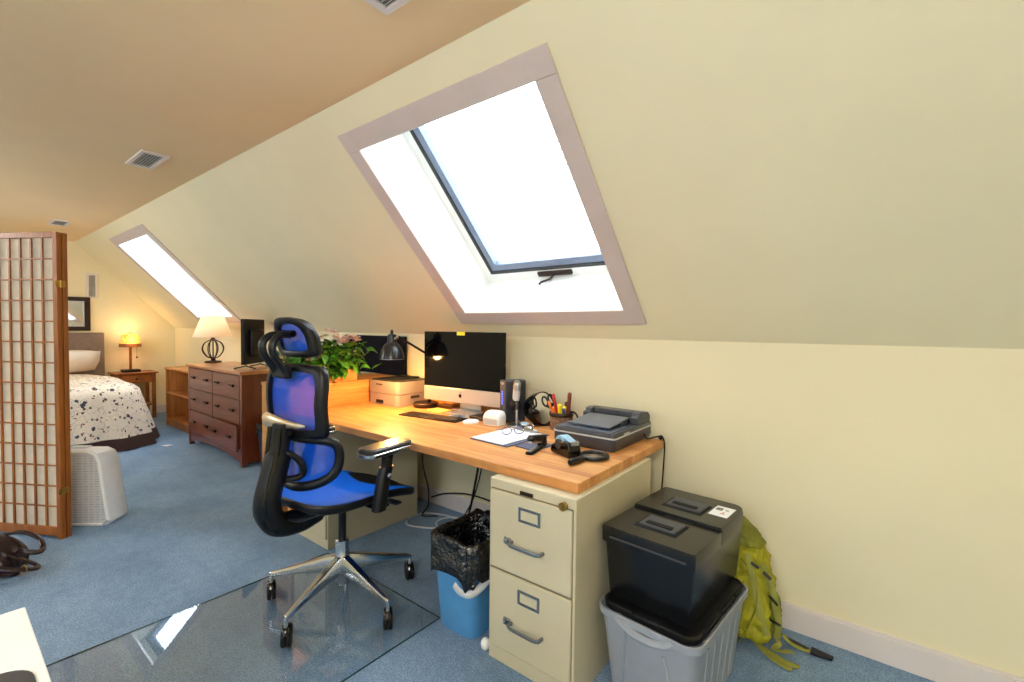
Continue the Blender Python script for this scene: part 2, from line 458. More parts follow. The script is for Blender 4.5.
struct(mb.build('wall_right', M['paint'], smooth=0), 'low cream knee wall behind the desk')
mb = MB(); mb.add([(XF,LY,0),(XN,LY,0),(XN,LY,KZ),(XF,LY,KZ)], [(3,2,1,0)])
struct(mb.build('wall_left', M['paint'], smooth=0), 'low cream knee wall on the left')
prof = [(LY,0),(WY,0),(WY,KZ),(yc,CZ),(LCY,CZ),(LY,KZ)]
mb = MB(); mb.add([(XF,y,z) for y, z in prof], [tuple(range(6))])
struct(mb.build('wall_far', M['paint'], smooth=0), 'far gable wall behind the bed')
mb = MB(); mb.add([(XN,y,z) for y, z in prof], [tuple(range(5,-1,-1))])
struct(mb.build('wall_near', M['paint'], smooth=0), 'gable wall at the near end')
# skylight windows
def skylight(name, x0, x1, fn, label, detail=True):
    e = bpy.data.objects.new(name, None); COL.objects.link(e); struct(e, label)
    def sbox(mb, xa, xb, sa, sb, oa, ob):
        vs = [fn(xa,sa,oa),fn(xb,sa,oa),fn(xb,sb,oa),fn(xa,sb,oa),fn(xa,sa,ob),fn(xb,sa,ob),fn(xb,sb,ob),fn(xa,sb,ob)]
        mb.add(vs, [(0,3,2,1),(4,5,6,7),(0,1,5,4),(1,2,6,5),(2,3,7,6),(3,0,4,7)])
    W = 0.095
    for (xa,xb,sa,sb) in ((x0-W,x1+W,I1,I1+0.101),(x0-W,x1+W,I0-0.099,I0),(x0-W,x0,I0,I1),(x1,x1+W,I0,I1)):
        mb = MB(); sbox(mb, xa, xb, sa+.0006, sb-.0006, -0.014, 0.004); mb.build('casing_board', M['casing'], e, bevel=0.002)
    D = 0.32
    mb = MB()
    F1 = I1+.12                        # the head of the shaft flares up the slope
    fl = lambda p: (p[0], F1 if p[1] == I1 else p[1])
    for a, b in (((x0,I0),(x1,I0)),((x1,I0),(x1,I1)),((x1,I1),(x0,I1)),((x0,I1),(x0,I0))):
        mb.add([fn(*a,-0.006),fn(*b,-0.006),fn(*fl(b),D),fn(*fl(a),D),fn(*fl(b),D+.06),fn(*fl(a),D+.06)], [(0,1,2,3),(3,2,4,5)])
    mb.build('reveal', M['white'], e, smooth=0, solid=0.004)
    def frame(nm, m, a, b, oa, ob):
        mb = MB()
        for (xa,xb,sa,sb) in ((x0+a,x1-a,I0+a,I0+b),(x0+a,x1-a,F1-b,F1-a),(x0+a,x0+b,I0+b,F1-b),(x1-b,x1-a,I0+b,F1-b)):
            sbox(mb, xa, xb, sa, sb, oa, ob)
        return mb.build(nm, m, e, bevel=0.003)
    frame('frame', M['white'], 0.0, 0.055, D, D+0.06)
    frame('gasket', M['gasket'], 0.055, 0.078, D-0.001, D+0.06)
    s = frame('sash', M['greysash'], 0.078, 0.125, D+0.005, D+0.06)
    mb = MB(); sbox(mb, x0+.12, x1-.12, I0+.12, F1-.12, D+.04, D+.046); mb.build('pane', M['pane'], e, smooth=0)
    # shutter lines at the head of the glass
    mb = MB()
    for k in range(24):
        sp = I0+.15+k*.042; wd = .006 if k > 20 else .0045
        sbox(mb, x0+.127, x1-.127, sp, sp+wd, D+.052, D+.056)
    mb.build('shutter_slats', M['greysash'], e, smooth=0)
    # crank handle on the bottom frame
    xm = (x0+x1)/2
    mb = MB(); sbox(mb, xm-.12, xm+.13, I0+.018, I0+.05, D-.018, D); h = mb.build('crank_handle', M['bronze'], e, bevel=0.005)
    mb = MB(); mb.tube([fn(xm,I0+.03,D-.02), fn(xm-.015,I0+.02,D-.05), fn(xm-.07,I0-.0+.02,D-.075), fn(xm-.075,I0+.02,D-.095)], 0.007, 8)
    mb.build('crank_arm', M['bronze'], h)
    return e
skylight('window_1', *SK[0], SP, 'large skylight with white casing above the desk')
skylight('window_2', *SK[1], SP, 'second skylight above the dresser, at the bedroom end')
for i, (a, b) in enumerate(SKL):
    skylight('window_%d' % (4+i), a, b, SPL, ['added unseen skylight in the left slope opposite the desk', 'added unseen skylight in the left slope near the bed', 'added unseen skylight in the left slope by the camera', 'added unseen skylight in the left slope at the near gable'][i])
# baseboards
mb = MB(); mb.box(XF+.02, XN, WY-.016, WY, 0, 0.105); mb.box(XF+.02, XN, WY-.011, WY, 0.105, 0.117)
struct(mb.build('baseboard_right', M['trim'], bevel=0.002), 'white baseboard along the knee wall')
mb = MB(); mb.box(XF, XF+.016, LY, WY, 0, 0.115); struct(mb.build('baseboard_far', M['trim'], bevel=0.002), 'white baseboard along the far wall')
mb = MB(); mb.box(XF+.02, XN, LY, LY+.016, 0, 0.115); struct(mb.build('baseboard_left', M['trim'], bevel=0.002), 'white baseboard along the left wall')

# ------------------------------------------------------------------ vents
def vent(name, label, loc, w, h, rot, group, slats=9, along='x'):
    o = thing(name, label, 'vent', loc, 0, group); o.rotation_euler = rot
    mb = MB()
    for (a,b,c,d) in ((-w/2,w/2,-h/2,-h/2+.025),(-w/2,w/2,h/2-.025,h/2),(-w/2,-w/2+.03,-h/2+.025,h/2-.025),(w/2-.03,w/2,-h/2+.025,h/2-.025)):
        mb.box(a,b,c,d,0,.012)
    mb.build('vent_frame', M['trim'], o, bevel=0.003)
    mb = MB(); mb.box(-w/2+.028,w/2-.028,-h/2+.023,h/2-.023,0.001,.003); mb.build('vent_back', M['ventgrey'], o, smooth=0)
    mb = MB(); n = slats
    for k in range(n):
        if along == 'x':
            y = -h/2+.028+(h-.056)*(k+.5)/n
            mb.box(-w/2+.03,w/2-.03,-.004,.004,-.001,.001, RT((0,y,.008),rx=40))
        else:
            x = -w/2+.033+(w-.066)*(k+.5)/n
            mb.box(-.004,.004,-h/2+.025,h/2-.025,-.001,.001, RT((x,0,.008),ry=40))
    mb.build('louvre_slats', M['lightgrey'], o, smooth=0)
    return o
vent('ceiling_vent', 'white ceiling register halfway along the flat ceiling, left of the large skylight', (-3.84,.935,CZ), .38, .15, (pi,0,0), 'ceiling registers', 6)
vent('ceiling_vent', 'small far ceiling register above the folding screen', (-7.02,.93,CZ), .38, .15, (pi,0,0), 'ceiling registers', 6)
vent('ceiling_vent', 'ceiling register cut off by the top edge, nearest of the three', (-1.18,.943,CZ), .38, .15, (pi,0,0), 'ceiling registers', 6)
vent('wall_vent', 'tall white wall grille above the framed mirror on the far wall', (XF,1.44,1.855), .125, .34, (pi/2,0,pi/2), None, 5, 'y')

# ------------------------------------------------------------------ desk
DZ = 0.775
o = MB().box(-2.955,-0.838,1.462,2.335,0.737,DZ).build('work_desk', M['butcher'], bevel=0.003)
tag(o, 'long butcher block desk top resting on two tan file cabinets', 'desk')

def file_cabinet(loc, label, group):
    t = thing('file_cabinet', label, 'cabinet', loc, 0, group)
    w, d, h = 0.4, 0.69, 0.737
    MB().box(0,w,0.004,d,0,h).build('body', M['tan'], t, bevel=0.004)
    for k, z in enumerate((0.065, 0.385)):
        dr = MB().box(0.012,w-0.012,-0.006,0.02,z,z+0.31).build('drawer', M['tan'], t, bevel=0.004)
        zc = z+0.31
        mb = MB()
        x0, x1, z0, z1 = .155, .255, zc-.095, zc-.04
        for a,b,c,e in ((x0,x1,z0,z0+.009),(x0,x1,z1-.009,z1),(x0,x0+.009,z0+.009,z1-.009),(x1-.009,x1,z0+.009,z1-.009)):
            mb.box(a,b,-.010,-.006,c,e)
        mb.mat(1).box(x0+.009,x1-.009,-.0068,-.006,z0+.009,z1-.009)
        mb.build('label_holder', [M['nickel'], M['tan']], dr, smooth=0)
        zh = zc-0.185
        mb = MB(); mb.tube([(.125,-.006,zh),(.127,-.03,zh),(.14,-.037,zh),(.255,-.037,zh),(.268,-.03,zh),(.27,-.006,zh)], .006, 8, flat=1.2)
        mb.build('handle', M['nickel'], dr)
        mb = MB(); mb.box(.088,.12,-.014,-.006,zh-.014,zh+.014); mb.box(.094,.108,-.024,-.014,zh-.006,zh+.010)
        mb.build('latch', M['nickel'], dr, bevel=0.003)
    MB().box(.155,.215,-.003,.004,.702,.716).build('badge_plate', M['bronze'], t, bevel=0.002)
    mb = MB(); mb.tube([(.352,.006,.705),(.352,-.012,.705)], .016, 14); mb.box(.349,.355,-.016,-.011,.697,.713)
    mb.build('lock', M['brass'], t)
    # dark reveal lines between drawers
    MB().box(.01,w-.01,.0015,.006,.06,.70).build('drawer_gap', M['tandark'], t, smooth=0)
    return t
file_cabinet((-1.213,1.403,0), 'tan two-drawer metal file cabinet under the right end of the desk, beside the blue bin', 'tan file cabinets')
file_cabinet((-2.94,1.466,0), 'tan metal file cabinet under the left end of the desk, behind the office chair', 'tan file cabinets')

# raised wooden unit on the left end of the desk
t = thing('storage_unit', 'honey wooden unit with slatted front at the left desk end, carrying the planter', 'storage unit', (-3.37,1.455,0))
ux, uy, uz = .41, .88, .945
MB().box(0,.09,0,.03,0,uz-.02).build('front_post', M['unitwoodz'], t, bevel=.004)
MB().box(ux-.05,ux,0,.03,0,uz-.02).build('front_post', M['unitwoodz'], t, bevel=.004)
z = .02
for k in range(5):
    MB().box(.09,ux-.05,.003,.024,z,z+.088).build('front_slat', M['unitwood'], t, bevel=.003); z += .165
MB().box(ux-.02,ux,.03,uy,0,uz-.02).build('side_panel', M['unitwood'], t, bevel=.002)
MB().box(0,.02,.03,uy,0,uz-.02).build('side_panel', M['unitwood'], t, bevel=.002)
MB().box(.02,ux-.02,uy-.02,uy,0,uz-.02).build('back_panel', M['unitwood'], t, smooth=0)
MB().box(0,ux+.004,-.006,uy,uz-.02,uz).build('top_board', M['unitwood'], t, bevel=.003)
MB().box(.02,ux-.02,.03,uy-.02,.02,.04).build('bottom_board', M['unitwood'], t, smooth=0)
o = MB().box(-2.958,-1.95,2.342,2.388,.70,.945).build('back_rail', M['unitwood'], bevel=.003)
tag(o, 'wooden back rail along the wall behind the printer and computer', 'rail')

# planter with pink flowers
t = thing('potted_plant', 'wooden planter of green leaves and pink flowers on the wooden unit', 'plant', (-3.065,1.735,.945))
mb = MB(); bw, bl, bh = .19, .43, .085
for a,b,c,e in ((-bw/2,bw/2,-bl/2,-bl/2+.014),(-bw/2,bw/2,bl/2-.014,bl/2),(-bw/2,-bw/2+.014,-bl/2+.014,bl/2-.014),(bw/2-.014,bw/2,-bl/2+.014,bl/2-.014)):
    mb.box(a,b,c,e,0,bh)
mb.box(-bw/2+.014,bw/2-.014,-bl/2+.014,bl/2-.014,0,.012)
mb.build('planter_box', M['terracotta'], t, bevel=.002)
MB().box(-bw/2+.015,bw/2-.015,-bl/2+.015,bl/2-.015,.012,.07).build('soil', M['soil'], t, smooth=0)
mb = MB()
rnd = random.Random(3)
def leaf(mb, base, d, ln, wd, droop):
    d = Vector(d).normalized(); side = d.cross(Vector((0,0,1)))
    if side.length < .05: side = Vector((1,0,0))
    side.normalize(); nrm = side.cross(d)
    tw = rnd.uniform(-.7,.7)
    s2 = side*cos(tw)+nrm*sin(tw)
    vs = []; K = 6
    for k in range(K+1):
        u = k/K; wk = wd*(sin(pi*min(1,u**.75))+.02)*.5
        c = Vector(base)+d*ln*u - Vector((0,0,1))*droop*u*u
        c.z = max(c.z, .014)
        up = d.cross(s2)*(-wk*.35)
        vs += [c-s2*wk+up, c, c+s2*wk+up]
    fs = []
    for k in range(K):
        a = k*3; fs += [(a,a+1,a+4,a+3),(a+1,a+2,a+5,a+4)]
    mb.add(vs, fs)
for k in range(430):
    y = rnd.uniform(-.23,.23); x = rnd.uniform(-.08,.13)
    a = rnd.uniform(0,2*pi); el = rnd.uniform(-.5,.9)
    hz = rnd.uniform(.05,.27)
    rr = .10*rnd.random()
    base = (x+rr*cos(a), y+rr*sin(a), hz)
    leaf(mb, (base[0],base[1]+.02,base[2]), (cos(a)*cos(el), sin(a)*cos(el), sin(el)), rnd.uniform(.055,.10), rnd.uniform(.035,.058), rnd.uniform(.01,.05))
mb.build('foliage', M['green'], t, smooth=60)
mb = MB()
for k in range(60):
    y = rnd.uniform(-.22,.22); x = rnd.uniform(-.08,.08)
    mb.tube([(x,y,.06),(x*1.2,y*1.1,.16),(x*1.5+rnd.uniform(-.02,.02),y*1.15,rnd.uniform(.2,.29))], .003, 5)
mb.build('stems', M['green'], t)
for (fx,fy,fz) in ((.08,-.17,.33),(.11,-.13,.18),(.08,.0,.34),(.11,.06,.31),(.12,.10,.29),(.06,-.10,.33),(.11,.20,.30),(.04,-.24,.3)):
    mb = MB()
    for q in range(10):
        c = Vector((fx+rnd.uniform(-.035,.035), fy+rnd.uniform(-.04,.04), fz+rnd.uniform(-.025,.025)))
        for p in range(5):
            a = 2*pi*p/5+q; leaf(mb, c, (cos(a),sin(a),.35), .032, .026, .005)
    mb.build('flower_cluster', M['pink'], t, smooth=60)

# dark flat screen behind the planter and printer
t = thing('flat_screen', 'wide dark navy flat screen standing behind the planter and the printer', 'screen', (-3.35,2.362,.947))
MB().box(-.43,.42,-.010,.012,.0,.315).build('panel', M['navy'], t, bevel=.004)
MB().box(-.425,.415,-.0125,-.010,.006,.309).build('display', M['navy'], t, smooth=0)

# printer
t = thing('laser_printer', 'beige laser printer with charcoal lid below the desk lamp', 'printer', (-2.95,2.03,DZ))
pw, pd = .34, .30
mb = MB(); mb.loft([ring(rrect(pw,pd,.03,5,pw/2,pd/2), z) for z in (.085,.09,.168,.172)]); mb.build('upper_body', M['printer'], t, bevel=.002)
mb = MB(); mb.loft([ring(rrect(pw-.004,pd-.004,.03,5,pw/2,pd/2), z) for z in (0,.083)]); mb.build('paper_tray', M['printer'], t, bevel=.002)
mb = MB(); mb.box(.1,.18,-.003,.01,.012,.036); mb.build('tray_handle', M['blackmatte'], t, bevel=.003)
mb = MB(); mb.loft([ring(rrect(pw-.02,pd-.02,.03,5,pw/2,pd/2), z) for z in (.172,.18)]); mb.build('top_cover', M['printertop'], t)
mb = MB(); mb.box(.06,.27,.04,.2,.18,.186,None); mb.box(.07,.26,.2,.27,.18,.192); mb.build('output_slot', M['blackmatte'], t, bevel=.004)
MB().box(.10,.17,-.0025,.01,.142,.152).build('display_strip', M['darkgrey'], t, bevel=.001)
MB().box(pw-.003,pw+.002,.12,.2,.05,.07).build('side_grip', M['printertop'], t, bevel=.002)

# desk lamp
t = thing('desk_lamp', 'black architect desk lamp with dome shade lit over the printer', 'lamp', (-2.50,2.195,DZ))
MB().lathe([(.0,0),(.086,0),(.09,.006),(.09,.024),(.083,.032),(.0,.033)], 32).build('base', M['bronze'], t)
elbow = (.01,.138,.305); head = (.03,-.27,.50)
mb = MB(); mb.tube([(0.02,0.01,.033),(0.025,.012,.06)], .013); mb.tube([(0.025,.012,.05), elbow], .0085, 8); mb.build('lower_arm', M['black'], t)
mb = MB(); mb.tube([elbow, head], .0085, 8); mb.ball(elbow, .012); mb.build('upper_arm', M['black'], t)
hx, hy = .0,-.295
mb = MB()
prof = [(0.0106, 0.53), (0.0106, 0.515), (0.0266, 0.5123), (0.0283, 0.4813), (0.0301, 0.4592), (0.046, 0.4477), (0.0602, 0.4282), (0.0726, 0.3972), (0.0796, 0.3663), (0.0814, 0.353), (0.0792, 0.353), (0.077, 0.3663), (0.069, 0.3972), (0.0566, 0.4247), (0.0425, 0.4424), (0.0, 0.4459)]
mb.lathe(prof, 32, Matrix.Translation((hx,hy,0)), caps=False)
mb.ball((hx,hy,.535), .009); mb.build('shade', M['lampblack'], t)
mb = MB(); mb.lathe([(.0788,.351),(.0765,.366),(.069,.394),(.055,.42),(.03,.438)], 32, Matrix.Translation((hx,hy,0)), caps=False); mb.build('shade_lining', M['white'], t)
mb = MB(); mb.tube([(hx+.02,hy,.482), head], .010); mb.build('swivel', M['chrome'], t)
mb = MB(); mb.ball((hx,hy,.392), .025); mb.build('bulb', M['bulb'], t)
LAMP = (-2.50+hx, 2.195+hy, DZ+.352)

# all-in-one computer
t = thing('desktop_computer', 'silver all-in-one desktop computer with black screen on the desk', 'computer', (-2.105,2.16,DZ), 5)
w = .672
mb = MB(); mb.box(-w/2,w/2,-.006,.006,.165,.535); mb.build('screen', M['screenoff'], t, bevel=.004)
mb = MB(); mb.box(-w/2,w/2,-.006,.006,.07,.165); c = mb.build('chin', M['silver'], t, bevel=.004)
# fruit shaped mark on the chin
def apple(cx, cz, s):
    pts = []
    for k in range(36):
        a = 2*pi*k/36
        r = 1.0 + .06*cos(2*a) - .14*max(0, cos((a-pi/2)))**8 - .10*max(0, cos(a+pi/2))**10
        x, z = r*cos(a)*.92, r*sin(a)
        dx, dz = x-1.05, z-.12
        d = math.hypot(dx, dz)
        if d < .48: x, z = 1.05+dx/d*.48, .12+dz/d*.48
        pts.append((cx+x*s, cz+z*s))
    return pts
mb = MB(); o2 = apple(-.015,.118,.014)
Mx = Matrix(((1,0,0,0),(0,0,1,0),(0,1,0,0),(0,0,0,1)))
mb.loft([[(x,z,-.0068) for x,z in o2],[(x,z,-.006) for x,z in o2]], True, Mx)
mb.loft([[(x,z,-.0068) for x,z in [(-.015,.1345),(-.008,.1365),(-.006,.143),(-.013,.141)]],[(x,z,-.006) for x,z in [(-.015,.1345),(-.008,.1365),(-.006,.143),(-.013,.141)]]], True, Mx)
mb.build('logo', M['blackgloss'], c, smooth=0)
mb = MB()
mb.grid(12, 8, lambda u, v: Vector((-w/2+.01+(w-.02)*u, .006+.05*(1-(2*u-1)**2)*(1-(2*v-1)**4), .08+.445*v))); mb.build('back_shell', M['silver'], t)
mb = MB(); mb.tube([(0,.05,.2),(0,.075,.12),(0,.085,.02),(0,.06,.006)], .09, 10, flat=.06, up=(0,1,.2)); mb.box(-.1,.1,-.05,.10,0,.008); mb.build('stand', M['silver'], t, bevel=.003)
MB().box(-.045,.02,-.009,-.004,.512,.534).build('camera_cover', M['yellow'], t, bevel=.001)

# keyboard
t = thing('keyboard', 'slim dark brown keyboard lying in front of the computer', 'keyboard', (-2.165,1.955,DZ), 8.5)
MB().box(-.225,.225,-.062,.062,0,.009).build('body', M['bronze'], t, bevel=.003)
mb = MB()
for r in range(5):
    n = 14
    for k in range(n):
        x = -.215+.43*(k+.5)/n; y = -.052+.104*(r+.5)/5
        if r == 0 and 4 <= k <= 8:
            if k == 6: mb.box(x-.07,x+.07,y-.009,y+.009,.009,.012)
            continue
        mb.box(x-.0135,x+.0135,y-.009,y+.009,.009,.012)
mb.build('keys', M['bronze'], t, smooth=0)
# mouse
mb = MB(); mb.loft([ring(rrect(.05,.095,.024,6),0), ring(rrect(.054,.10,.026,6),.008), ring(rrect(.046,.09,.022,6),.017), ring(rrect(.026,.06,.012,6),.022)])
o = mb.build('mouse', M['white'], smooth=60, loc=(-1.865,1.985,DZ), rot=(0,0,radians(-30))); tag(o, 'white wireless mouse to the right of the keyboard', 'mouse')
# white dock
t = thing('small_white_speaker', 'small white rounded device in front of the black router', 'speaker', (-1.742,2.055,DZ), 4)
mb = MB(); mb.loft([ring(rrect(.115,.09,.02,5),0), ring(rrect(.118,.093,.02,5),.045), ring(rrect(.10,.075,.02,5,0,.006),.072), ring(rrect(.085,.055,.018,5,0,.008),.078)]); mb.build('body', M['white'], t, smooth=50)
MB().box(-.05,.05,-.0475,-.044,.006,.04).build('front_panel', M['lightgrey'], t, bevel=.004)
# router
t = thing('router', 'tall dark grey router with blue lights beside the computer', 'router', (-1.742,2.125,DZ), -22)
MB().box(-.033,.033,0,.145,.0,.252).build('body', M['darkgrey'], t, bevel=.006)
mb = MB()
for k in range(6): mb.box(-.006,.004,-.002,.001,.11+k*.014,.117+k*.014)
mb.build('status_lights', M['led'], t, smooth=0)
mb = MB()
for (a,b,c,e) in ((-.024,.022,.232,.235),(-.016,.018,.238,.240),(-.012,.014,.226,.228),(-.014,.01,.02,.023)): mb.box(a,b,-.0015,.001,c,e)
mb.build('logo', M['lightgrey'], t, smooth=0)

# desk microphone
t = thing('microphone', 'silver desk microphone on a slim pole with a round base, in front of the router', 'microphone', (-1.625,2.115,DZ), -38)
MB().lathe([(0,0),(.055,0),(.056,.003),(.054,.005),(0,.005)], 28).build('base', M['steel'], t)
mb = MB(); mb.tube([(0,0,.005),(.002,0,.135)], .006, 10); mb.build('pole', M['silver'], t)
hd = RT((-.015,0,.172), ry=17) @ Matrix.Scale(1.2,4)
mb = MB(); mb.loft([ring(rrect(.05*s_,.03*s_,.0145*s_,5), z) for z, s_ in ((-.02,.95),(.0,1),(.05,1),(.068,.9),(.075,.6))], True, hd); mb.build('head', M['lightgrey'], t)
mb = MB(); mb.loft([ring(rrect(.051*s_,.031*s_,.015*s_,5), z) for z, s_ in ((.035,1),(.05,1.02),(.068,.93),(.076,.62))], True, hd); mb.build('head_top', M['steel'], t)
mb = MB(); mb.ball((-.035,0,.115), .042,.035,.038); mb.build('pop_screen', M['blackmatte'], t)
mb = MB(); mb.tube([(-.035+.046*cos(a), .0, .118+.042*sin(a)) for a in [radians(q) for q in range(0,360,15)]], .006, 6, closed=True); mb.build('ring_mount', M['darkgrey'], t)
mb = MB(); mb.tube(spline([(-.05,.01,.08),(-.062,.02,.05),(-.058,.02,.02),(-.05,.03,.008)]), .0035, 6); mb.build('cable', M['lightgrey'], t)

# round mirror with a black shell back
t = thing('round_mirror', 'round tilted tabletop mirror with thick black shell, left of the pen cup', 'mirror', (-1.535,2.225,DZ))
A = RT((.02,0,.098), rx=0, rz=80) @ Matrix.Rotation(radians(80),4,'X') @ Matrix.Scale(1.1,4)
# local z of A points out of the mirror face (towards the right front)
n = 28
mb = MB()
mb.lathe([(.0,-.10),(.04,-.097),(.068,-.08),(.083,-.045),(.088,-.005),(.088,.004),(.083,.004)], n, A, caps=False); mb.build('shell', M['blackgloss'], t)
mb = MB(); mb.lathe([(.0,.003),(.083,.001)], n, A, caps=False); mb.build('mirror_face', M['mirror'], t)
mb = MB(); mb.lathe([(.0,0),(.06,0),(.06,.004),(.03,.01),(.0,.012)], n, Matrix.Translation((-.0,.02,0))); mb.build('foot', M['black'], t)

# folded towel-like eyewear box left of it: small pale blue case
t = thing('small_case', 'tiny pale blue and white case in front of the round mirror', 'case', (-1.535,2.075,DZ), 20)
mb = MB(); mb.box(-.024,.024,-.018,.018,0,.02); mb.build('base', M['darkgrey'], t, bevel=.004)
mb = MB(); mb.box(-.023,.023,-.017,.017,.0202,.036); mb.build('lid', M['paleblue'], t, bevel=.006)
mb = MB(); mb.box(-.012,.012,-.0185,-.016,.022,.028); mb.build('clasp', M['white'], t, bevel=.001)

# pen cup and contents
CUP = (-1.375,2.2)
t = thing('pen_cup', 'taupe woven pen cup left of the scanner', 'cup', (CUP[0],CUP[1],DZ))
MB().lathe([(0,0),(.057,0),(.062,.01),(.064,.085),(.066,.092),(.062,.094),(.06,.085),(.057,.012),(0,.012)], 28).build('cup', M['weave'], t)
MB().lathe([(.0645,.075),(.067,.078),(.068,.094),(.0645,.099),(.061,.094),(.0615,.078)], 28, caps=False).build('rim_band', M['bronze'], t)
def pen(name, label, cat, m, x, y, dx, dy, ln, r, tipm=None, z0=.015):
    t = thing(name, label, cat, (CUP[0]+x,CUP[1]+y,DZ+z0), 0, 'pens in the woven cup')
    d = Vector((dx,dy,1)).normalized()
    MB().tube([(0,0,0), d*ln*.82], r, 8).build('barrel', m, t)
    MB().tube([d*ln*.82, d*ln*.97, d*ln], [r*1.08, r*1.02, r*.5], 8).build('cap', tipm or m, t)
pen('marker', 'red marker leaning in the woven cup', 'marker', M['red'], -.008,0,-.24,-.05,.185,.0085)
pen('highlighter', 'yellow highlighter in the woven cup', 'highlighter', M['yellow'], .008,-.025,.05,-.12,.135,.012)
pen('highlighter', 'second yellow highlighter leaning right in the woven cup', 'highlighter', M['yellow'], .014,-.018,.22,-.12,.125,.011)
pen('marker', 'orange marker in front of the scissors in the cup', 'marker', M['orange'], -.018,-.012,-.34,-.15,.15,.007)
pen('pen', 'short orange pen low in the woven cup', 'pen', M['orange'], -.01,-.028,-.1,-.2,.115,.008)
pen('pen', 'blue pen low on the right of the woven cup', 'pen', M['blueplastic'], .028,-.02,.1,-.16,.115,.009)
pen('letter_opener', 'tall brown wooden stick standing in the woven cup', 'stick', M['brownpen'], .035,.008,.05,.03,.195,.011)
pen('pen', 'dark red pen beside the brown stick in the cup', 'pen', M['red'], .022,.01,.0,.03,.14,.008, M['brownpen'])
t = thing('scissors', 'black handled scissors standing in the woven cup', 'scissors', (CUP[0]-.03,CUP[1],DZ+.02), 0)
d = Vector((-.42,-.05,1)).normalized(); sd = Vector((1,0,.42)).normalized()
mb = MB(); mb.tube([(0,0,0), d*.11], [.003,.006], 6); mb.tube([(.008,.0,0), d*.11+Vector((.003,0,0))], [.003,.006], 6); mb.build('blades', M['steel'], t)
for q in (-1, 1):
    cc = d*.145 + sd*.022*q
    mb = MB(); mb.tube([cc + d*.028*cos(a) + sd*.018*sin(a) for a in [2*pi*k/16 for k in range(16)]], .0055, 6, closed=True)
    mb.tube([d*.10, cc-d*.026], .007, 6); mb.build('handle_loop', M['black'], t)
t = thing('binder_clip', 'black clip hanging on the right rim of the woven cup', 'clip', (CUP[0]+.075,CUP[1],DZ+.09), 0)
mb = MB(); mb.tube(spline([(-.015,0,-.02),(-.012,0,.012),(.012,-.004,.014),(.03,-.006,-.002),(.034,-.006,-.03)],5), .0055, 6); mb.build('clip_arm', M['black'], t)

# clipboard, paper, glasses
t = thing('clipboard', 'clipboard with metal clip lying near the front of the desk', 'clipboard', (-1.475,1.86,DZ), -3)
MB().box(-.12,.13,-.165,.17,0,.006).build('board', M['navybook'], t, bevel=.002)
mb = MB(); mb.box(-.06,.075,.125,.15,.0095,.013); mb.tube([(-.055,.15,.013),(.07,.15,.013)], .006, 8); mb.build('clip', M['steel'], t, bevel=.001)
mb = MB(); mb.loft([ring(rrect(.06,.03,.01,4,.005,.145),.013), ring(rrect(.05,.024,.008,4,.005,.15),.03), ring(rrect(.03,.012,.005,4,.005,.155),.036)]); mb.build('clip_lever', M['chrome'], t)
mb = MB(); mb.tube([(.005+.022*cos(a), .16+.004, .036+.014*sin(a)) for a in [pi*k/10 for k in range(11)]], .003, 6); mb.build('hanging_loop', M['chrome'], t)
o = MB().box(-.118,.10,-.158,.145,.0063,.009).build('paper_sheet', M['paper'], loc=(-1.475,1.86,DZ), rot=(0,0,radians(-3)), smooth=0)
tag(o, 'stack of white paper held on the clipboard', 'paper')
o = MB().box(-.015,.06,-.11,-.03,0,.0006).build('paper_slip', M['paper'], loc=(-1.50,2.13,DZ+.0005), rot=(0,0,radians(-20)), smooth=0)
tag(o, 'white paper slip lying behind the clipboard clip', 'paper')
t = thing('eyeglasses', 'pair of blue grey eyeglasses resting on the clipboard paper', 'eyeglasses', (-1.475,1.89,DZ+.0095), 55)
for q in (-1,1):
    mb = MB(); ctr = Vector((q*.034,0,.021))
    mb.tube([ctr+Vector((.026*cos(a),0,.019*sin(a))) for a in [2*pi*k/18 for k in range(18)]], .0022, 6, closed=True); mb.build('lens_rim', M['blueplastic'], t)
    mb = MB(); mb.tube([(q*.06,0,.028),(q*.064,.01,.027),(q*.06,.10,.006),(q*.056,.125,.0025)], .0022, 6); mb.build('temple_arm', M['blueplastic'], t)
    mb = MB(); mb.add([tuple(ctr+Vector((.025*cos(2*pi*k/18),0,.018*sin(2*pi*k/18)))) for k in range(18)], [tuple(range(18))]); mb.build('lens', M['lens'], t, smooth=0)
mb = MB(); mb.tube([(-.009,0,.025),(0,-.003,.029),(.009,0,.025)], .002, 6); mb.build('bridge', M['blueplastic'], t)

# slate booklet under the stapler
o = MB().box(-.06,.06,-.075,.075,0,.005).build('booklet', M['navybook'], loc=(-1.272,1.80,DZ), rot=(0,0,radians(-8)), bevel=.001)
tag(o, 'slate blue booklet between the clipboard and the stapler', 'booklet')
# stapler
t = thing('stapler', 'black open stapler beside the tape dispenser', 'stapler', (-1.205,1.66,DZ), 12)
mb = MB(); mb.loft([ring(rrect(.036,.185,.014,4,0,.085),0), ring(rrect(.036,.185,.014,4,0,.085),.008), ring(rrect(.03,.178,.012,4,0,.085),.012)]); mb.build('base', M['black'], t)
MB().box(-.012,.012,.0,.12,.012,.0145).build('anvil_plate', M['steel'], t, bevel=.001)
Ar = RT((0,.165,.03), rx=-10)
mb = MB(); mb.loft([ring(rrect(.03,.175,.012,4,0,-.075),0), ring(rrect(.034,.18,.013,4,0,-.075),.012), ring(rrect(.026,.165,.011,4,0,-.07),.026)], True, Ar); mb.build('top_arm', M['black'], t)
mb = MB(); mb.box(-.010,.010,-.155,.0,-.010,.0, Ar); mb.build('magazine', M['steel'], t, bevel=.001)
mb = MB(); mb.loft([ring(rrect(.04,.045,.01,4,0,.155),.008), ring(rrect(.036,.04,.01,4,0,.155),.05)]); mb.build('hinge_block', M['black'], t)
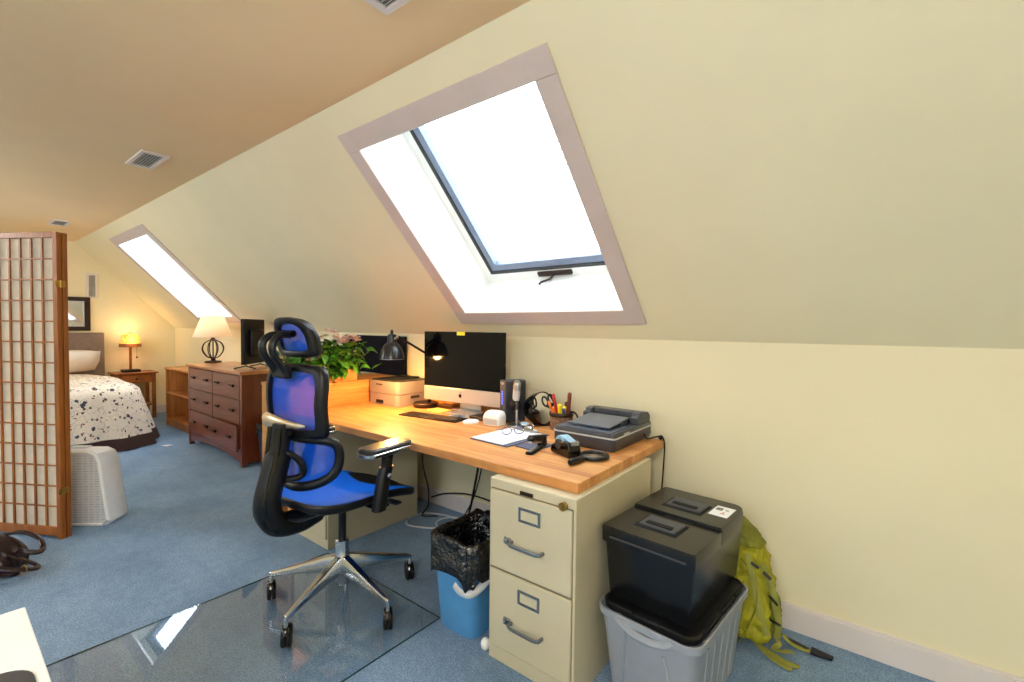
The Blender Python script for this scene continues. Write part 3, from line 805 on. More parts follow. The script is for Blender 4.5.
# tape dispenser
t = thing('tape_dispenser', 'black tape dispenser with pale blue tape roll in front of the scanner', 'tape dispenser', (-1.085,1.772,DZ), 66)
mb = MB()
side = [(-.07,0),(.07,0),(.074,.012),(.066,.034),(.045,.044),(.02,.05),(-.02,.066),(-.05,.07),(-.068,.06),(-.076,.035),(-.076,.012)]
mb.loft([[(y,x,z) for x,z in side] for y in (-.032,.032)], True)
mb.build('body', M['blackgloss'], t, bevel=.006, seg=3)
Rt = RT((0,.012,.047)) @ Matrix.Rotation(radians(90),4,'Y')
mb = MB(); mb.lathe([(.022,-.022),(.037,-.022),(.038,-.02),(.038,.02),(.037,.022),(.022,.022)], 28, Rt, caps=False); mb.build('tape_roll', M['paleblue'], t)
mb = MB(); mb.lathe([(.0,-.0335),(.022,-.0335),(.022,.0335),(0,.0335)], 20, Rt); mb.build('hub', M['darkgrey'], t)
mb = MB(); mb.box(-.019,.019,-.05,.012,0,.003, RT((0,-.012,.078),rx=14)); mb.build('tape_strip', M['paleblue'], t)
mb = MB(); mb.box(-.02,.02,-.078,-.066,.055,.072); mb.build('cutter', M['steel'], t, bevel=.001)
# magnifier
t = thing('magnifying_glass', 'black magnifying glass lying at the front right corner of the desk', 'magnifier', (-.955,1.80,DZ), 0)
mb = MB(); mb.tube([(.058*cos(2*pi*k/32), .058*sin(2*pi*k/32), .011) for k in range(32)], .009, 8, closed=True); mb.build('rim', M['black'], t)
mb = MB(); mb.lathe([(0,.006),(.02,.007),(.05,.0105),(.05,.0115),(.02,.015),(0,.016)], 32); mb.build('lens', M['lens'], t)
mb = MB(); mb.tube([(-.008,-.06,.011),(-.009,-.075,.012),(-.012,-.09,.014),(-.02,-.165,.014),(-.021,-.17,.014)], [.007,.008,.0135,.0135,.011], 12); mb.build('handle', M['black'], t)

# flatbed scanner with sheet feeder
t = thing('scanner', 'dark grey flatbed scanner with sheet feeder on the right end of the desk', 'scanner', (-1.25,1.925,DZ), 0)
sw, sd_ = .33, .445
mb = MB(); mb.loft([ring(rrect(sw-.016,sd_-.016,.016,4,sw/2,sd_/2),0), ring(rrect(sw,sd_,.018,4,sw/2,sd_/2),.02), ring(rrect(sw,sd_,.018,4,sw/2,sd_/2),.058)]); mb.build('base', M['scangrey'], t)
mb = MB(); mb.loft([ring(rrect(sw+.004,sd_+.004,.02,4,sw/2,sd_/2),.058), ring(rrect(sw+.004,sd_+.004,.02,4,sw/2,sd_/2),.065)]); mb.build('light_stripe', M['lightgrey'], t)
mb = MB(); mb.loft([ring(rrect(sw,sd_,.018,4,sw/2,sd_/2),.065), ring(rrect(sw,sd_,.018,4,sw/2,sd_/2),.074), ring(rrect(sw-.01,sd_-.01,.016,4,sw/2,sd_/2),.084)]); mb.build('lid', M['scangrey'], t)
mb = MB(); mb.box(.03,sw-.02,.012,.20,.084,.088); mb.build('output_tray', M['scanlid'], t, bevel=.002)
mb = MB(); mb.add([(.055,.05,.102),(sw-.05,.05,.102),(sw-.05,.275,.118),(.055,.275,.118),(.055,.05,.094),(sw-.05,.05,.094),(sw-.05,.275,.11),(.055,.275,.11)],[(0,1,2,3),(7,6,5,4),(0,4,5,1),(1,5,6,2),(2,6,7,3),(3,7,4,0)])
mb.box(.06,.08,.19,.275,.084,.112); mb.box(sw-.08,sw-.06,.19,.275,.084,.112); mb.build('feed_tray', M['scanlid'], t, bevel=.002)
mb = MB()
profa = [(.275,.084),(sd_-.006,.084),(sd_-.006,.112),(sd_-.03,.132),(.34,.140),(.305,.136),(.302,.122),(.275,.118)]
mb.loft([[(x,y,z) for y,z in profa] for x in (.012,.05)]); mb.loft([[(x,y,z) for y,z in profa] for x in (sw-.05,sw-.008)])
mb.loft([[(x,y,z) for y,z in [(.325,.084),(sd_-.006,.084),(sd_-.006,.112),(sd_-.03,.132),(.34,.138),(.325,.137)]] for x in (.05,sw-.05)])
mb.build('sheet_feeder', M['scangrey'], t, bevel=.004)
mb = MB(); mb.box(.052,sw-.052,.28,.324,.09,.112); mb.build('feeder_slot', M['blackmatte'], t, smooth=0)
MB().box(sw-.005,sw+.0015,.10,.16,.068,.073).build('nameplate', M['lightgrey'], t, smooth=0)
mb = MB(); mb.tube(spline([(-.922,2.27,DZ+.03),(-.895,2.25,DZ+.012),(-.87,2.29,DZ+.018),(-.845,2.31,DZ+.018),(-.826,2.30,DZ-.01),(-.825,2.29,DZ-.12),(-.828,2.27,DZ-.28),(-.83,2.25,.42),(-.825,2.27,.25),(-.82,2.33,.08),(-.80,2.36,.012)],6), .004, 6)
mb.ball((-.85,2.315,DZ+.014), .012,.018,.012); o = mb.build('power_cable', M['black']); tag(o, 'black cord running from the scanner over the desk edge', 'cord')

# bits below the computer
o = MB().box(-.075,.075,-.05,.05,0,.009).build('note_pad', plain('note_yellow',(240,220,120),0.7), loc=(-2.30,2.14,DZ), rot=(0,0,radians(-6)), bevel=.001); tag(o, 'pale yellow note pad behind the keyboard', 'note pad')
o = MB().box(-.07,.07,-.035,.035,0,.022).build('wallet', M['nightwood'], loc=(-2.36,2.265,DZ), rot=(0,0,radians(4)), bevel=.004); tag(o, 'brown wooden block right of the lamp base', 'block')
t = thing('plastic_case', 'clear plastic case under the lower edge of the computer screen', 'case', (-2.045,2.062,DZ+.0), -18)
mb = MB(); mb.loft([ring(rrect(.10,.06,.012,4),0.009), ring(rrect(.105,.065,.014,4),.045), ring(rrect(.10,.06,.012,4),.05)]); mb.build('body', M['clear'], t)
MB().box(-.062,.062,-.042,.038,0,.008).build('blue_card', M['paleblue'], t, bevel=.002)
t = thing('usb_hub', 'flat black hub with cables between the plastic case and the white device', 'hub', (-1.885,2.11,DZ), -10)
MB().box(-.085,.085,-.04,.04,0,.018).build('body', M['black'], t, bevel=.003)
for k in range(5):
    x = -.06+.03*k
    mb = MB(); mb.tube(spline([(x,.038,.011),(x+.01,.06,.04),(x+.012,.075,.03+.006*k),(x+.02,.095,.006),(x+.02-.01*k,.125,.006)],5), .0035, 6); mb.build('cable', M['black'], t)

# ------------------------------------------------------------------ cords under the desk
def cord(name, label, pts, m, r=.0055, closed=False, group=None):
    mb = MB(); mb.tube(spline(pts, 8, closed), r, 7, closed); o = mb.build(name, m); tag(o, label, 'cord', group)
cord('power_cable', 'black cord hanging below the desk next to the left file cabinet', [(-2.30,2.0,.735),(-2.31,2.0,.55),(-2.33,2.03,.40),(-2.42,2.15,.22),(-2.50,2.22,.06),(-2.49,2.16,.007),(-2.40,2.22,.006)], M['black'])
cord('power_cable', 'pair of thick black cords hanging at the middle of the desk, front one', [(-2.02,2.2,.735),(-2.0,2.2,.60),(-2.03,2.24,.46),(-2.09,2.26,.25),(-2.12,2.25,.1),(-2.13,2.22,.01)], M['black'], .008)
cord('power_cable', 'thin black cord curving beside the thick middle cords under the desk', [(-2.08,2.24,.735),(-2.06,2.24,.56),(-2.02,2.26,.45),(-2.10,2.27,.2),(-2.16,2.22,.05),(-2.2,2.19,.01)], M['black'], .005)
cord('power_cable', 'black cord hanging behind the right file cabinet', [(-1.68,2.26,.735),(-1.66,2.26,.55),(-1.56,2.27,.42),(-1.48,2.28,.3),(-1.46,2.3,.05)], M['black'])
cord('power_cable', 'black cord running along the wall above the baseboard under the desk', [(-2.62,2.36,.05),(-2.45,2.35,.12),(-2.2,2.355,.165),(-1.9,2.355,.155),(-1.6,2.355,.11),(-1.3,2.355,.09)], M['black'])
cord('white_cable', 'loose loops of white cable on the carpet under the desk', [(-2.02,2.20,.06),(-2.15,2.24,.02),(-2.34,2.26,.012),(-2.50,2.19,.011),(-2.515,2.07,.011),(-2.44,1.99,.011),(-2.28,2.05,.012),(-2.14,2.15,.022),(-2.05,2.20,.05),(-2.16,2.28,.02),(-2.29,2.23,.024),(-2.30,2.12,.024),(-2.18,2.06,.012),(-2.05,2.10,.02),(-1.97,2.19,.06),(-1.93,2.24,.16),(-1.86,2.27,.17),(-1.8,2.25,.12)], M['lightgrey'], .0055)
cord('black_cable', 'black cable coiled on the carpet beside the white cable', [(-2.2,2.32,.01),(-2.06,2.30,.01),(-1.92,2.22,.012),(-1.95,2.12,.012),(-2.08,2.1,.03),(-2.16,2.2,.03),(-2.05,2.33,.012),(-1.8,2.31,.03),(-1.62,2.25,.06),(-1.58,2.1,.02)], M['black'], .006)

# ------------------------------------------------------------------ bins
def bin_(label, loc, rz, w, d, h, m, linerm, drop):
    t = thing('trash_bin', label, 'bin', loc, rz)
    mb = MB(); b = .80
    rings = [ring(rrect(w*b,d*b,.05,5), 0), ring(rrect(w*b+.01,d*b+.01,.05,5), .012), ring(rrect(w,d,.055,5), h-.02), ring(rrect(w+.02,d+.02,.06,5), h-.018), ring(rrect(w+.02,d+.02,.06,5), h), ring(rrect(w-.01,d-.01,.05,5), h), ring(rrect(w*b-.02,d*b-.02,.045,5), .02)]
    mb.loft(rings); mb.build('bin', m, t)
    r2 = random.Random(5)
    base = rrect(w+.03,d+.03,.065,9); inn = rrect(w-.05,d-.05,.05,9); low = rrect(w*.75,d*.75,.05,9)
    n = len(base); mb = MB()
    ph = [r2.uniform(-1,1) for _ in range(n)]
    def wob(o2, z, az, ar):
        out = []
        for i,(x,y) in enumerate(o2):
            k = 1 + ar*(ph[i]*.6 + .4*sin(i*2.3))
            out.append((x*k, y*k, z + az*(.6*ph[(i*3)%n] + .5*sin(i*.9))))
        return out
    mb.loft([wob(base,h-drop,.045,.05), wob(base,h-drop*.55,.012,.06), wob(base,h+.005,.008,.03), wob(base,h+.028,.012,.02), wob(inn,h+.024,.01,.03), wob(inn,h-.06,.01,.06), wob(low,h-.2,.02,.08)], False)
    mb.add(wob(low,h-.2,.02,.08), [tuple(range(n))])
    mb.build('liner_bag', linerm, t, smooth=60, solid=.0015, subsurf=1)
    return t
t = bin_('light blue waste bin with black liner bag beside the right file cabinet', (-1.425,1.555,0), 0, .265, .33, .40, M['binblue'], M['liner'], .15)
mb = MB(); mb.tube(spline([(.03,-.166,.235),(.07,-.172,.222),(.115,-.165,.222),(.14,-.13,.24),(.146,-.06,.27)],4), .016, 8, flat=.35, up=(.4,-1,0)); mb.build('white_bag_edge', M['lightgrey'], t)
bin_('dark blue waste bin in front of the right end of the dresser', (-4.43,2.03,0), 0, .22, .25, .40, M['bindark'], M['liner'], .07)
mb = MB(); mb.ball((-1.245,1.425,.024), .022,.02,.026, 12); o = mb.build('power_adapter', M['white']); tag(o, 'small white plug lying on the carpet left of the right file cabinet', 'plug')

# ------------------------------------------------------------------ totes
t = thing('storage_tote', 'grey plastic storage tote with black lid on the floor beside the file cabinet', 'tote', (-.578,1.762,0), -5)
w, d, h = .375, .53, .34
mb = MB()
mb.loft([ring(rrect(w*.80,d*.84,.035,6),0), ring(rrect(w*.81,d*.85,.04,6),.015), ring(rrect(w*.955,d*.965,.045,6),h-.045), ring(rrect(w*.965,d*.97,.045,6),h-.04), ring(rrect(w+.008,d+.008,.055,6),h-.035), ring(rrect(w+.012,d+.012,.058,6),h-.012), ring(rrect(w-.002,d-.002,.05,6),h-.010), ring(rrect(w-.03,d-.03,.05,6),h-.04)])
b = mb.build('body', M['totegrey'], t)
def tapered(x, z):   # front face y at height z
    f = .85+(.965-.85)*min(1,(z-.015)/(h-.06)); return -d*f/2
mb = MB()
mb.tube([(-.095,tapered(0,.02)-.001,.02),(-.08,tapered(0,.2)-.002,.2),(-.07,tapered(0,.27)-.002,.27)], .006, 6)
mb.tube([(.095,tapered(0,.02)-.001,.02),(.08,tapered(0,.2)-.002,.2),(.07,tapered(0,.25)-.002,.25)], .006, 6)
mb.tube(spline([(-.10,-d/2+.006,h-.022),(-.075,-d/2-.002,h-.035),(-.03,-d/2-.004,h-.050),(.03,-d/2-.004,h-.052),(.08,-d/2-.002,h-.04),(.105,-d/2+.006,h-.024)],4), .015, 8)
mb.build('grip_handle', M['totegrey'], t)
mb = MB()
for k in range(5):
    y = -.15+.075*k
    def xx(z): return w*(.81+(.955-.81)*min(1,(z-.015)/(h-.06)))/2
    mb.tube([(xx(.02)-.002,y*.87,.02),(xx(h-.06)-.002,y,h-.06)], .006, 6)
mb.build('side_ribs', M['totegrey'], t)
mb = MB(); mb.loft([ring(rrect(w-.024,d-.024,.05,6),h-.014), ring(rrect(w-.02,d-.02,.05,6),h+.004), ring(rrect(w-.036,d-.036,.045,6),h+.008), ring(rrect(w-.042,d-.042,.045,6),h+.002), ring(rrect(w-.06,d-.06,.04,6),h+.002)]); mb.build('lid', M['black'], t)
for (x0,x1) in ((-.13,-.045),(.05,.13)): MB().tube([(x0,-d/2+.012,h+.009),(x1,-d/2+.012,h+.009)], .006, 6).build('lid_ridge', M['blackmatte'], t)
for (y0,y1) in ((-.18,-.06),(-.03,.08),(.11,.2)): MB().tube([(w/2-.010,y0,h+.009),(w/2-.010,y1,h+.009)], .006, 6).build('lid_ridge', M['blackmatte'], t)

t = thing('file_box', 'black plastic file box with split lid stacked on the grey tote', 'box', (-.592,1.800,.3485), -5)
w, d, h = .335, .52, .225
mb = MB(); mb.loft([ring(rrect(w*.90,d*.92,.014,4),0), ring(rrect(w*.91,d*.93,.014,4),.006), ring(rrect(w*1.0,d*.99,.016,4),h)]); mb.build('body', M['boxblack'], t)
mb = MB(); mb.loft([ring(rrect4(w+.012,d*.475,(.003,.003,.01,.01),4,0,-d*.268),h-.02), ring(rrect4(w+.016,d*.475,(.003,.003,.01,.01),4,0,-d*.268),h+.030), ring(rrect4(w+.010,d*.47,(.003,.003,.008,.008),4,0,-d*.266),h+.038)]); lf = mb.build('lid_flap', M['boxblack'], t)
mb = MB(); mb.loft([ring(rrect4(w+.012,d*.545,(.055,.02,.004,.004),7,0,d*.243),h-.012), ring(rrect4(w+.016,d*.55,(.057,.02,.004,.004),7,0,d*.243),h+.036), ring(rrect4(w+.006,d*.538,(.052,.018,.003,.003),7,0,d*.243),h+.05)]); lb = mb.build('lid_flap', M['boxblack'], t)
mb = MB(); mb.box(-w/2+.03,w/2-.02,-d*.5-.0085,-d*.5-.004,h+.0,h+.006); mb.build('lip_edge', M['darkgrey'], lf)
for par, yc_, zt in ((lf,-d*.235,h+.038),(lb,d*.20,h+.05)):
    mb = MB(); mb.box(-.085,.075,yc_-.06,yc_+.06,zt-.002,zt+.001); mb.build('handle_recess', M['blackmatte'], par, smooth=0)
    mb = MB(); mb.box(-.074,.064,yc_-.044,yc_+.058,zt+.001,zt+.007); mb.build('handle_plate', M['darkgrey'], par, bevel=.003)
    mb = MB(); mb.box(-.055,.045,yc_-.03,yc_-.004,zt+.007,zt+.012); mb.build('handle_bar', M['blackmatte'], par, bevel=.003)
mb = MB(); mb.box(-.04,.07,-.024,-.018,h+.036,h+.0386); mb.build('hinge_slot', M['blackmatte'], lf, smooth=0)
st = MB().box(.085,.155,.09,.20,h+.050,h+.0512).build('sticker', M['paper'], lb, smooth=0)
mb = MB()
for k in range(5): mb.box(.092+.005*k,.0955+.005*k,.150,.180,h+.0512,h+.0516)
mb.build('bar_mark', M['blackmatte'], st, smooth=0)
mb = MB()
for (x,y,l) in ((.122,.11,.02),(.127,.118,.026),(.132,.112,.018)): mb.box(x,x+.0025,y,y+l,h+.0512,h+.0516)
mb.build('red_mark', M['red'], st, smooth=0)
mb = MB(); mb.box(.125,.14,.16,.164,h+.0512,h+.0516); mb.box(.125,.136,.17,.173,h+.0512,h+.0516); mb.build('grey_mark', M['darkgrey'], st, smooth=0)

# ------------------------------------------------------------------ backpack
crumple_tex = bpy.data.textures.new('crumple', 'CLOUDS'); crumple_tex.noise_scale = .055; crumple_tex.noise_depth = 3; crumple_tex.noise_type = 'HARD_NOISE'
def crumple(o, k=.03):
    md = o.modifiers['sub']; md.levels = md.render_levels = 3
    d_ = o.modifiers.new('crumple', 'DISPLACE'); d_.texture = crumple_tex; d_.strength = k; d_.mid_level = .5; d_.texture_coords = 'LOCAL'
t = thing('backpack', 'olive green backpack leaning on the wall behind the grey tote', 'backpack', (-.452,2.275,0), 0)
def bp_ring(z, w, d, cx, cy, lump=0.0, sq=2.6, n=28):
    out = []
    for k in range(n):
        a = 2*pi*k/n; ca, sa = cos(a), sin(a)
        x = abs(ca)**(2/sq)*(1 if ca > 0 else -1); y = abs(sa)**(2/sq)*(1 if sa > 0 else -1)
        l = 1 + lump*sin(5*a+z*40)*.5 + lump*sin(9*a-z*23)*.4
        out.append(((cx+w/2*x*l)*.97, cy+d/2*y*l, z*.965))
    return out
spec = [(.004,.22,.10,0,-.03,0),(.02,.29,.19,.0,-.03,.02),(.07,.31,.23,0,-.025,.04),(.13,.315,.235,0,-.02,.045),(.20,.30,.22,0,-.01,.05),(.27,.285,.20,-.005,.0,.05),(.33,.265,.175,-.012,.01,.045),(.39,.24,.15,-.022,.02,.04),(.44,.20,.125,-.035,.03,.03),(.48,.15,.095,-.045,.04,.02),(.50,.08,.05,-.05,.045,.0)]
mb = MB(); mb.loft([bp_ring(z,w,d,cx,cy,l) for z,w,d,cx,cy,l in spec]); crumple(mb.build('main_bag', M['olive'], t, smooth=70, subsurf=1), 0.0441)
mb = MB(); mb.loft([bp_ring(z,w,d,cx,cy,.05,2.4) for z,w,d,cx,cy in [(.03,.16,.05,.05,-.135),(.06,.2,.09,.05,-.13),(.14,.205,.10,.05,-.125),(.22,.18,.08,.048,-.11),(.28,.13,.05,.045,-.09),(.30,.08,.02,.045,-.075)]]); crumple(mb.build('front_pocket', M['olive'], t, smooth=70, subsurf=1), 0.0378)
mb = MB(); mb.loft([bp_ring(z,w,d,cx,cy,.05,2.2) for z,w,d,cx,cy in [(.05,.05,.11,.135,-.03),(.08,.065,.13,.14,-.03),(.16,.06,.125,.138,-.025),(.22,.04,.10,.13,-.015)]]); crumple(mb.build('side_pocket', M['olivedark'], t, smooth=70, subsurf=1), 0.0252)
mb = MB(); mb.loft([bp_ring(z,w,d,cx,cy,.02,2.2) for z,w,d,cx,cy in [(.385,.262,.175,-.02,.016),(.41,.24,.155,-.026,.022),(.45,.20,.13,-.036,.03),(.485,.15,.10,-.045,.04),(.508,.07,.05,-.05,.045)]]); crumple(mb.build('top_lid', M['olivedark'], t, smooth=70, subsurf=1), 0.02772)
for pts in ([(.10,-.115,.36),(.125,-.105,.30),(.15,-.115,.22),(.165,-.11,.13),(.16,-.10,.06)], [(.04,-.10,.38),(.07,-.135,.30),(.10,-.165,.20),(.13,-.16,.09)]):
    mb = MB(); mb.tube(spline(pts,6), .013, 8, flat=.25, up=(.4,-1,.2)); mb.build('compression_strap', M['strap'], t)
for pts in ([(.105,-.12,.33),(.135,-.125,.31)],[(.13,-.125,.24),(.16,-.12,.21)],[(.14,-.14,.15),(.17,-.12,.13)],[(.06,-.13,.36),(.09,-.13,.345)]):
    mb = MB(); mb.tube(pts, .009, 8, flat=.6); mb.build('strap_buckle', M['black'], t)
mb = MB(); mb.tube(spline([(.03,-.165,.02),(.09,-.168,.20),(.07,-.13,.30),(.02,-.115,.36)],6), .0035, 6); mb.build('zip_line', M['olivedark'], t)
mb = MB()
for k in range(9): mb.tube([(-.035+.012*0, -.176+.0*k, .06+.016*k), (.0,-.184,.06+.016*k), (.035,-.178,.06+.016*k)], .004, 6)
mb.build('mesh_pocket', M['olivedark'], t)
def strap_on_floor(nm, pts, m, r=.015): 
    mb = MB(); mb.tube(spline(pts,6), r, 8, flat=.14, up=(0,0,1)); return mb.build(nm, m, t)
strap_on_floor('floor_strap', [(.10,-.13,.02),(.15,-.14,.012),(.20,-.15,.006),(.245,-.145,.004)], M['strap'])
strap_on_floor('floor_strap', [(.09,-.12,.02),(.14,-.155,.010),(.19,-.175,.005),(.225,-.18,.004)], M['strap'])
strap_on_floor('floor_strap', [(.14,-.06,.05),(.16,-.065,.02),(.15,-.10,.012),(.18,-.11,.02),(.2,-.08,.012),(.215,-.065,.006)], M['strap'], .013)
hb = strap_on_floor('hip_strap', [(.13,-.02,.06),(.17,-.01,.03),(.22,.0,.012),(.28,-.01,.006)], M['black'], .013)
strap_on_floor('floor_strap', [(.17,-.03,.045),(.20,-.03,.02),(.245,-.02,.008),(.28,-.012,.009)], M['strap'], .014)
mb = MB(); mb.loft([[(.27,-.035,.003),(.345,-.025,.003),(.35,-.0,.003),(.27,.012,.003)],[(.27,-.035,.016),(.345,-.025,.014),(.35,-.0,.014),(.27,.012,.016)]]); mb.build('hip_buckle', M['black'], t, bevel=.003)

# ------------------------------------------------------------------ glass chair mat
t = thing('chair_mat', 'clear glass chair mat lying on the carpet under the office chair', 'chair mat', (-2.025,.845,0), 0)
MB().box(-.48,.48,-.60,.60,.001,.007).build('glass_sheet', M['paleglass'], t, smooth=0)
mb = MB()
for (a,b,c,d_) in ((-.4815,.4815,-.6015,-.60),(-.4815,.4815,.60,.6015),(-.4815,-.48,-.60,.60),(.48,.4815,-.60,.60)): mb.box(a,b,c,d_,.001,.007)
mb.build('edge', M['matedge'], t, smooth=0)

# ------------------------------------------------------------------ office chair
CH = thing('office_chair', 'blue mesh ergonomic office chair with black frame on a polished star base', 'chair', (-1.993,1.228,.008), 7)
mb = MB(); mb.lathe([(0,.095),(.026,.095),(.027,.14),(.034,.15),(.036,.225),(.031,.235),(.031,.308),(.027,.312),(.0,.312)], 28); mb.build('hub', M['chrome'], CH)
for k in range(5):
    a = radians(1.2-7+72*k)
    Rm = Matrix.Rotation(a, 4, 'Z')
    mb = MB(); rings = []
    for u, w, zt, zb in ((.02,.027,.236,.152),(.06,.027,.228,.152),(.14,.024,.204,.150),(.24,.019,.173,.138),(.32,.014,.149,.124),(.352,.011,.141,.120)):
        rings.append([(u,-w*.55,zt),(u,w*.55,zt),(u,w,zb+(zt-zb)*.45),(u,w*.8,zb),(u,-w*.8,zb),(u,-w,zb+(zt-zb)*.45)])
    mb.loft(rings, True, Rm); mb.build('base_leg', M['chrome'], CH, bevel=.003)
    c = Vector((.345*cos(a), .345*sin(a), 0))
    sw = radians((-46,-34,-40,-33,-42)[k])
    Mc = Matrix.Translation(c) @ Matrix.Rotation(sw, 4, 'Z')
    mb = MB(); mb.tube([Mc @ Vector((0,0,.08)), Mc @ Vector((0,0,.128))], .009, 10); st = mb.build('caster_stem', M['chrome'], CH)
    for s_ in (-1,1):
        mb = MB(); mb.lathe([(0,-.0095),(.026,-.0095),(.037,-.008),(.040,-.004),(.040,.004),(.037,.008),(.026,.0095),(0,.0095)], 20, Mc @ Matrix.Translation((-.016, s_*.0105, .040)) @ Matrix.Rotation(pi/2,4,'X')); mb.build('caster_wheel', M['rubber'], st)
    mb = MB(); mb.tube([Mc @ Vector(p) for p in spline([(.02,0,.064),(.006,0,.084),(-.016,0,.089),(-.044,0,.076),(-.060,0,.048)],4)], .018, 8, flat=.4, up=None); mb.build('caster_hood', M['blackgloss'], st)
MB().tube([(0,0,.30),(0,0,.50)], .018, 16).build('gas_column', M['black'], CH)
# mechanism under the seat
mb = MB(); mb.box(-.085,.085,-.14,.12,.485,.54); mb.box(-.05,.05,-.22,-.12,.47,.53); mb.build('tilt_mechanism', M['black'], CH, bevel=.012)
mb = MB(); mb.tube([(.08,.02,.53),(.19,.03,.525),(.21,.03,.52)], .007, 8); mb.box(.20,.27,.018,.045,.512,.524); mb.build('tilt_lever', M['black'], CH, bevel=.003)
mb = MB(); mb.tube([(.04,.11,.53),(.10,.17,.47),(.12,.2,.455)], .006, 8); mb.box(.09,.17,.185,.225,.445,.455); mb.build('height_paddle', M['darkgrey'], CH, bevel=.003)
# seat
def seat_out(s_, n=6):
    pts = []
    for (x, y) in [(.0,-.285),(.11,-.285),(.180,-.262),(.218,-.19),(.232,-.05),(.236,.08),(.232,.19),(.21,.262),(.12,.29),(0,.295)]:
        pts.append((x*s_, -.01+(y+.01)*s_))
    full = pts + [(-x,y) for x,y in reversed(pts[1:-1])]
    return [(p.x,p.y) for p in spline([(x,y,0) for x,y in full], 4, True)]
def seat_z(x, y):
    return .578 - .020*max(0, 1-(x/.235)**2)*1.0 + (-.012*max(0,(y-.02)/.24)**2*4 if y > .02 else .02*((y-.02)/.3)**2)
so = seat_out(1.0); si = seat_out(.93)
mb = MB(); rings = []
for f, dz in ((.96,-.046),(1.0,-.040),(1.02,-.028),(1.02,-.012),(1.0,-.004),(.96,-.006),(.93,-.02),(.93,-.05)):
    o2 = seat_out(f); rings.append([(x,y,seat_z(.235,y)+dz) for x,y in o2])
mb.loft(rings, False, None, True); mb.build('seat_frame', M['black'], CH, smooth=50)
mb = MB(); rings = []
for f in (1.012,.985,.9,.75,.6,.4,.2,.02):
    rings.append([(x,y,seat_z(x,y)-(.006 if f > 1 else 0)) for x,y in seat_out(f)])
mb.loft(rings, False); mb.add(rings[-1], [tuple(range(len(rings[-1])))]); mb.build('seat_mesh', M['blueseat'], CH, smooth=80)
mb = MB(); rings = [[(x*f,y*f,zz) for x,y in seat_out(.8)] for f, zz in ((1,.548),(.95,.53),(.6,.515))]; mb.loft(rings, True); mb.build('seat_pan', M['black'], CH, smooth=50)
# spine
mb = MB(); path = spline([(0,-.14,.495),(0,-.23,.480),(0,-.325,.50),(0,-.365,.56),(0,-.366,.63),(0,-.340,.72),(0,-.315,.82),(0,-.305,.92)], 6)
K = len(path); mb.tube(path, [.052-.006*abs(2*k/(K-1)-1)*0 - (.014 if k > K*.8 else 0) for k in range(K)], 14, flat=.95, up=(1,0,0)); mb.build('spine', M['black'], CH)
mb = MB(); mb.tube([p + Vector((.03,-.032,-.01)) for p in path[10:]], .012, 8); mb.tube([p + Vector((-.03,-.032,-.01)) for p in path[10:]], .012, 8); mb.build('spine_rib', M['blackgloss'], CH)
mb = MB(); mb.tube(spline([(.02,-.31,.52),(.035,-.25,.50),(.05,-.15,.505),(.06,-.05,.53)],5), .022, 8, flat=.5); mb.build('spine_bracket', M['steel'], CH)
# backrest
def back_y(x, z): return -.275 + .95*x*x + .045*((z-1.02)/.15)**2*.5
def back_pt(x, z, o=0): return Vector((x, back_y(x,z)+o, z))
bo = [(-.18,.895),(-.187,1.0),(-.188,1.095),(-.166,1.145),(-.11,1.158),(0,1.162),(.11,1.158),(.166,1.145),(.188,1.095),(.187,1.0),(.18,.895),(.14,.868),(0,.862),(-.14,.868)]
lp = spline([(x,z,0) for x,z in bo], 5, True)
mb = MB(); rings = []
N_ = len(lp)
for (f, oy) in ((1.06,.0),(1.05,-.016),(.97,-.022),(.86,-.018),(.84,-.004),(.86,.008),(.97,.014),(1.05,.01)):
    rr = []
    for p in lp:
        x = p.x*f; z = 1.02+(p.y-1.02)*(f if p.y > 1.02 else (f if f > 1 else 1-(1-f)*1.15))
        rr.append(back_pt(x, z, oy))
    rings.append(rr)
mb.loft(rings, False, None, True); mb.build('back_frame', M['black'], CH, smooth=60)
mb = MB(); mb.grid(15, 15, lambda u, v: back_pt((-.165+.33*u), .885+.262*v, .002)); mb.build('back_mesh', M['bluemesh'], CH, smooth=80)
mb = MB(); mb.tube([back_pt(x,.918,-.04) for x in (-.19,-.15,-.08,.0,.07,.13)], [.018,.032,.032,.022,.013,.005], 12, flat=.5, up=(0,1,0)); mb.build('back_bar', M['warmchrome'], CH)
mb = MB(); mb.box(-.035,.035,-.325,-.27,.86,.92); mb.build('back_mount', M['black'], CH, bevel=.012)
mb = MB(); mb.box(-.05,.05,-.322,-.285,1.11,1.17); mb.build('yoke_mount', M['black'], CH, bevel=.01)
# lumbar support
def lum_pt(x, z, o=0): return Vector((x, -.268 + 2.6*x*x + o + .03*cos((z-.75)*10), z))
lo = [(-.172,.80),(-.168,.832),(-.10,.85),(0,.853),(.10,.85),(.168,.832),(.178,.765),(.16,.695),(.10,.655),(0,.64),(-.10,.655),(-.16,.695),(-.178,.765)]
lp2 = spline([(x,z,0) for x,z in lo], 5, True)
mb = MB(); mb.tube([lum_pt(p.x,p.y) for p in lp2], .021, 8, closed=True); mb.build('lumbar_frame', M['black'], CH, smooth=60)
mb = MB(); rings = []
for f in (.99,.75,.5,.25,.02): rings.append([lum_pt(p.x*f, .75+(p.y-.75)*f) for p in lp2])
mb.loft(rings, False); mb.build('lumbar_mesh', M['bluemesh'], CH, smooth=80)
mb = MB(); mb.tube(spline([(0,-.33,.80),(.035,-.29,.79),(.055,-.25,.74),(.045,-.25,.69),(0,-.32,.68)],5), .014, 8); mb.build('lumbar_bracket', M['black'], CH)
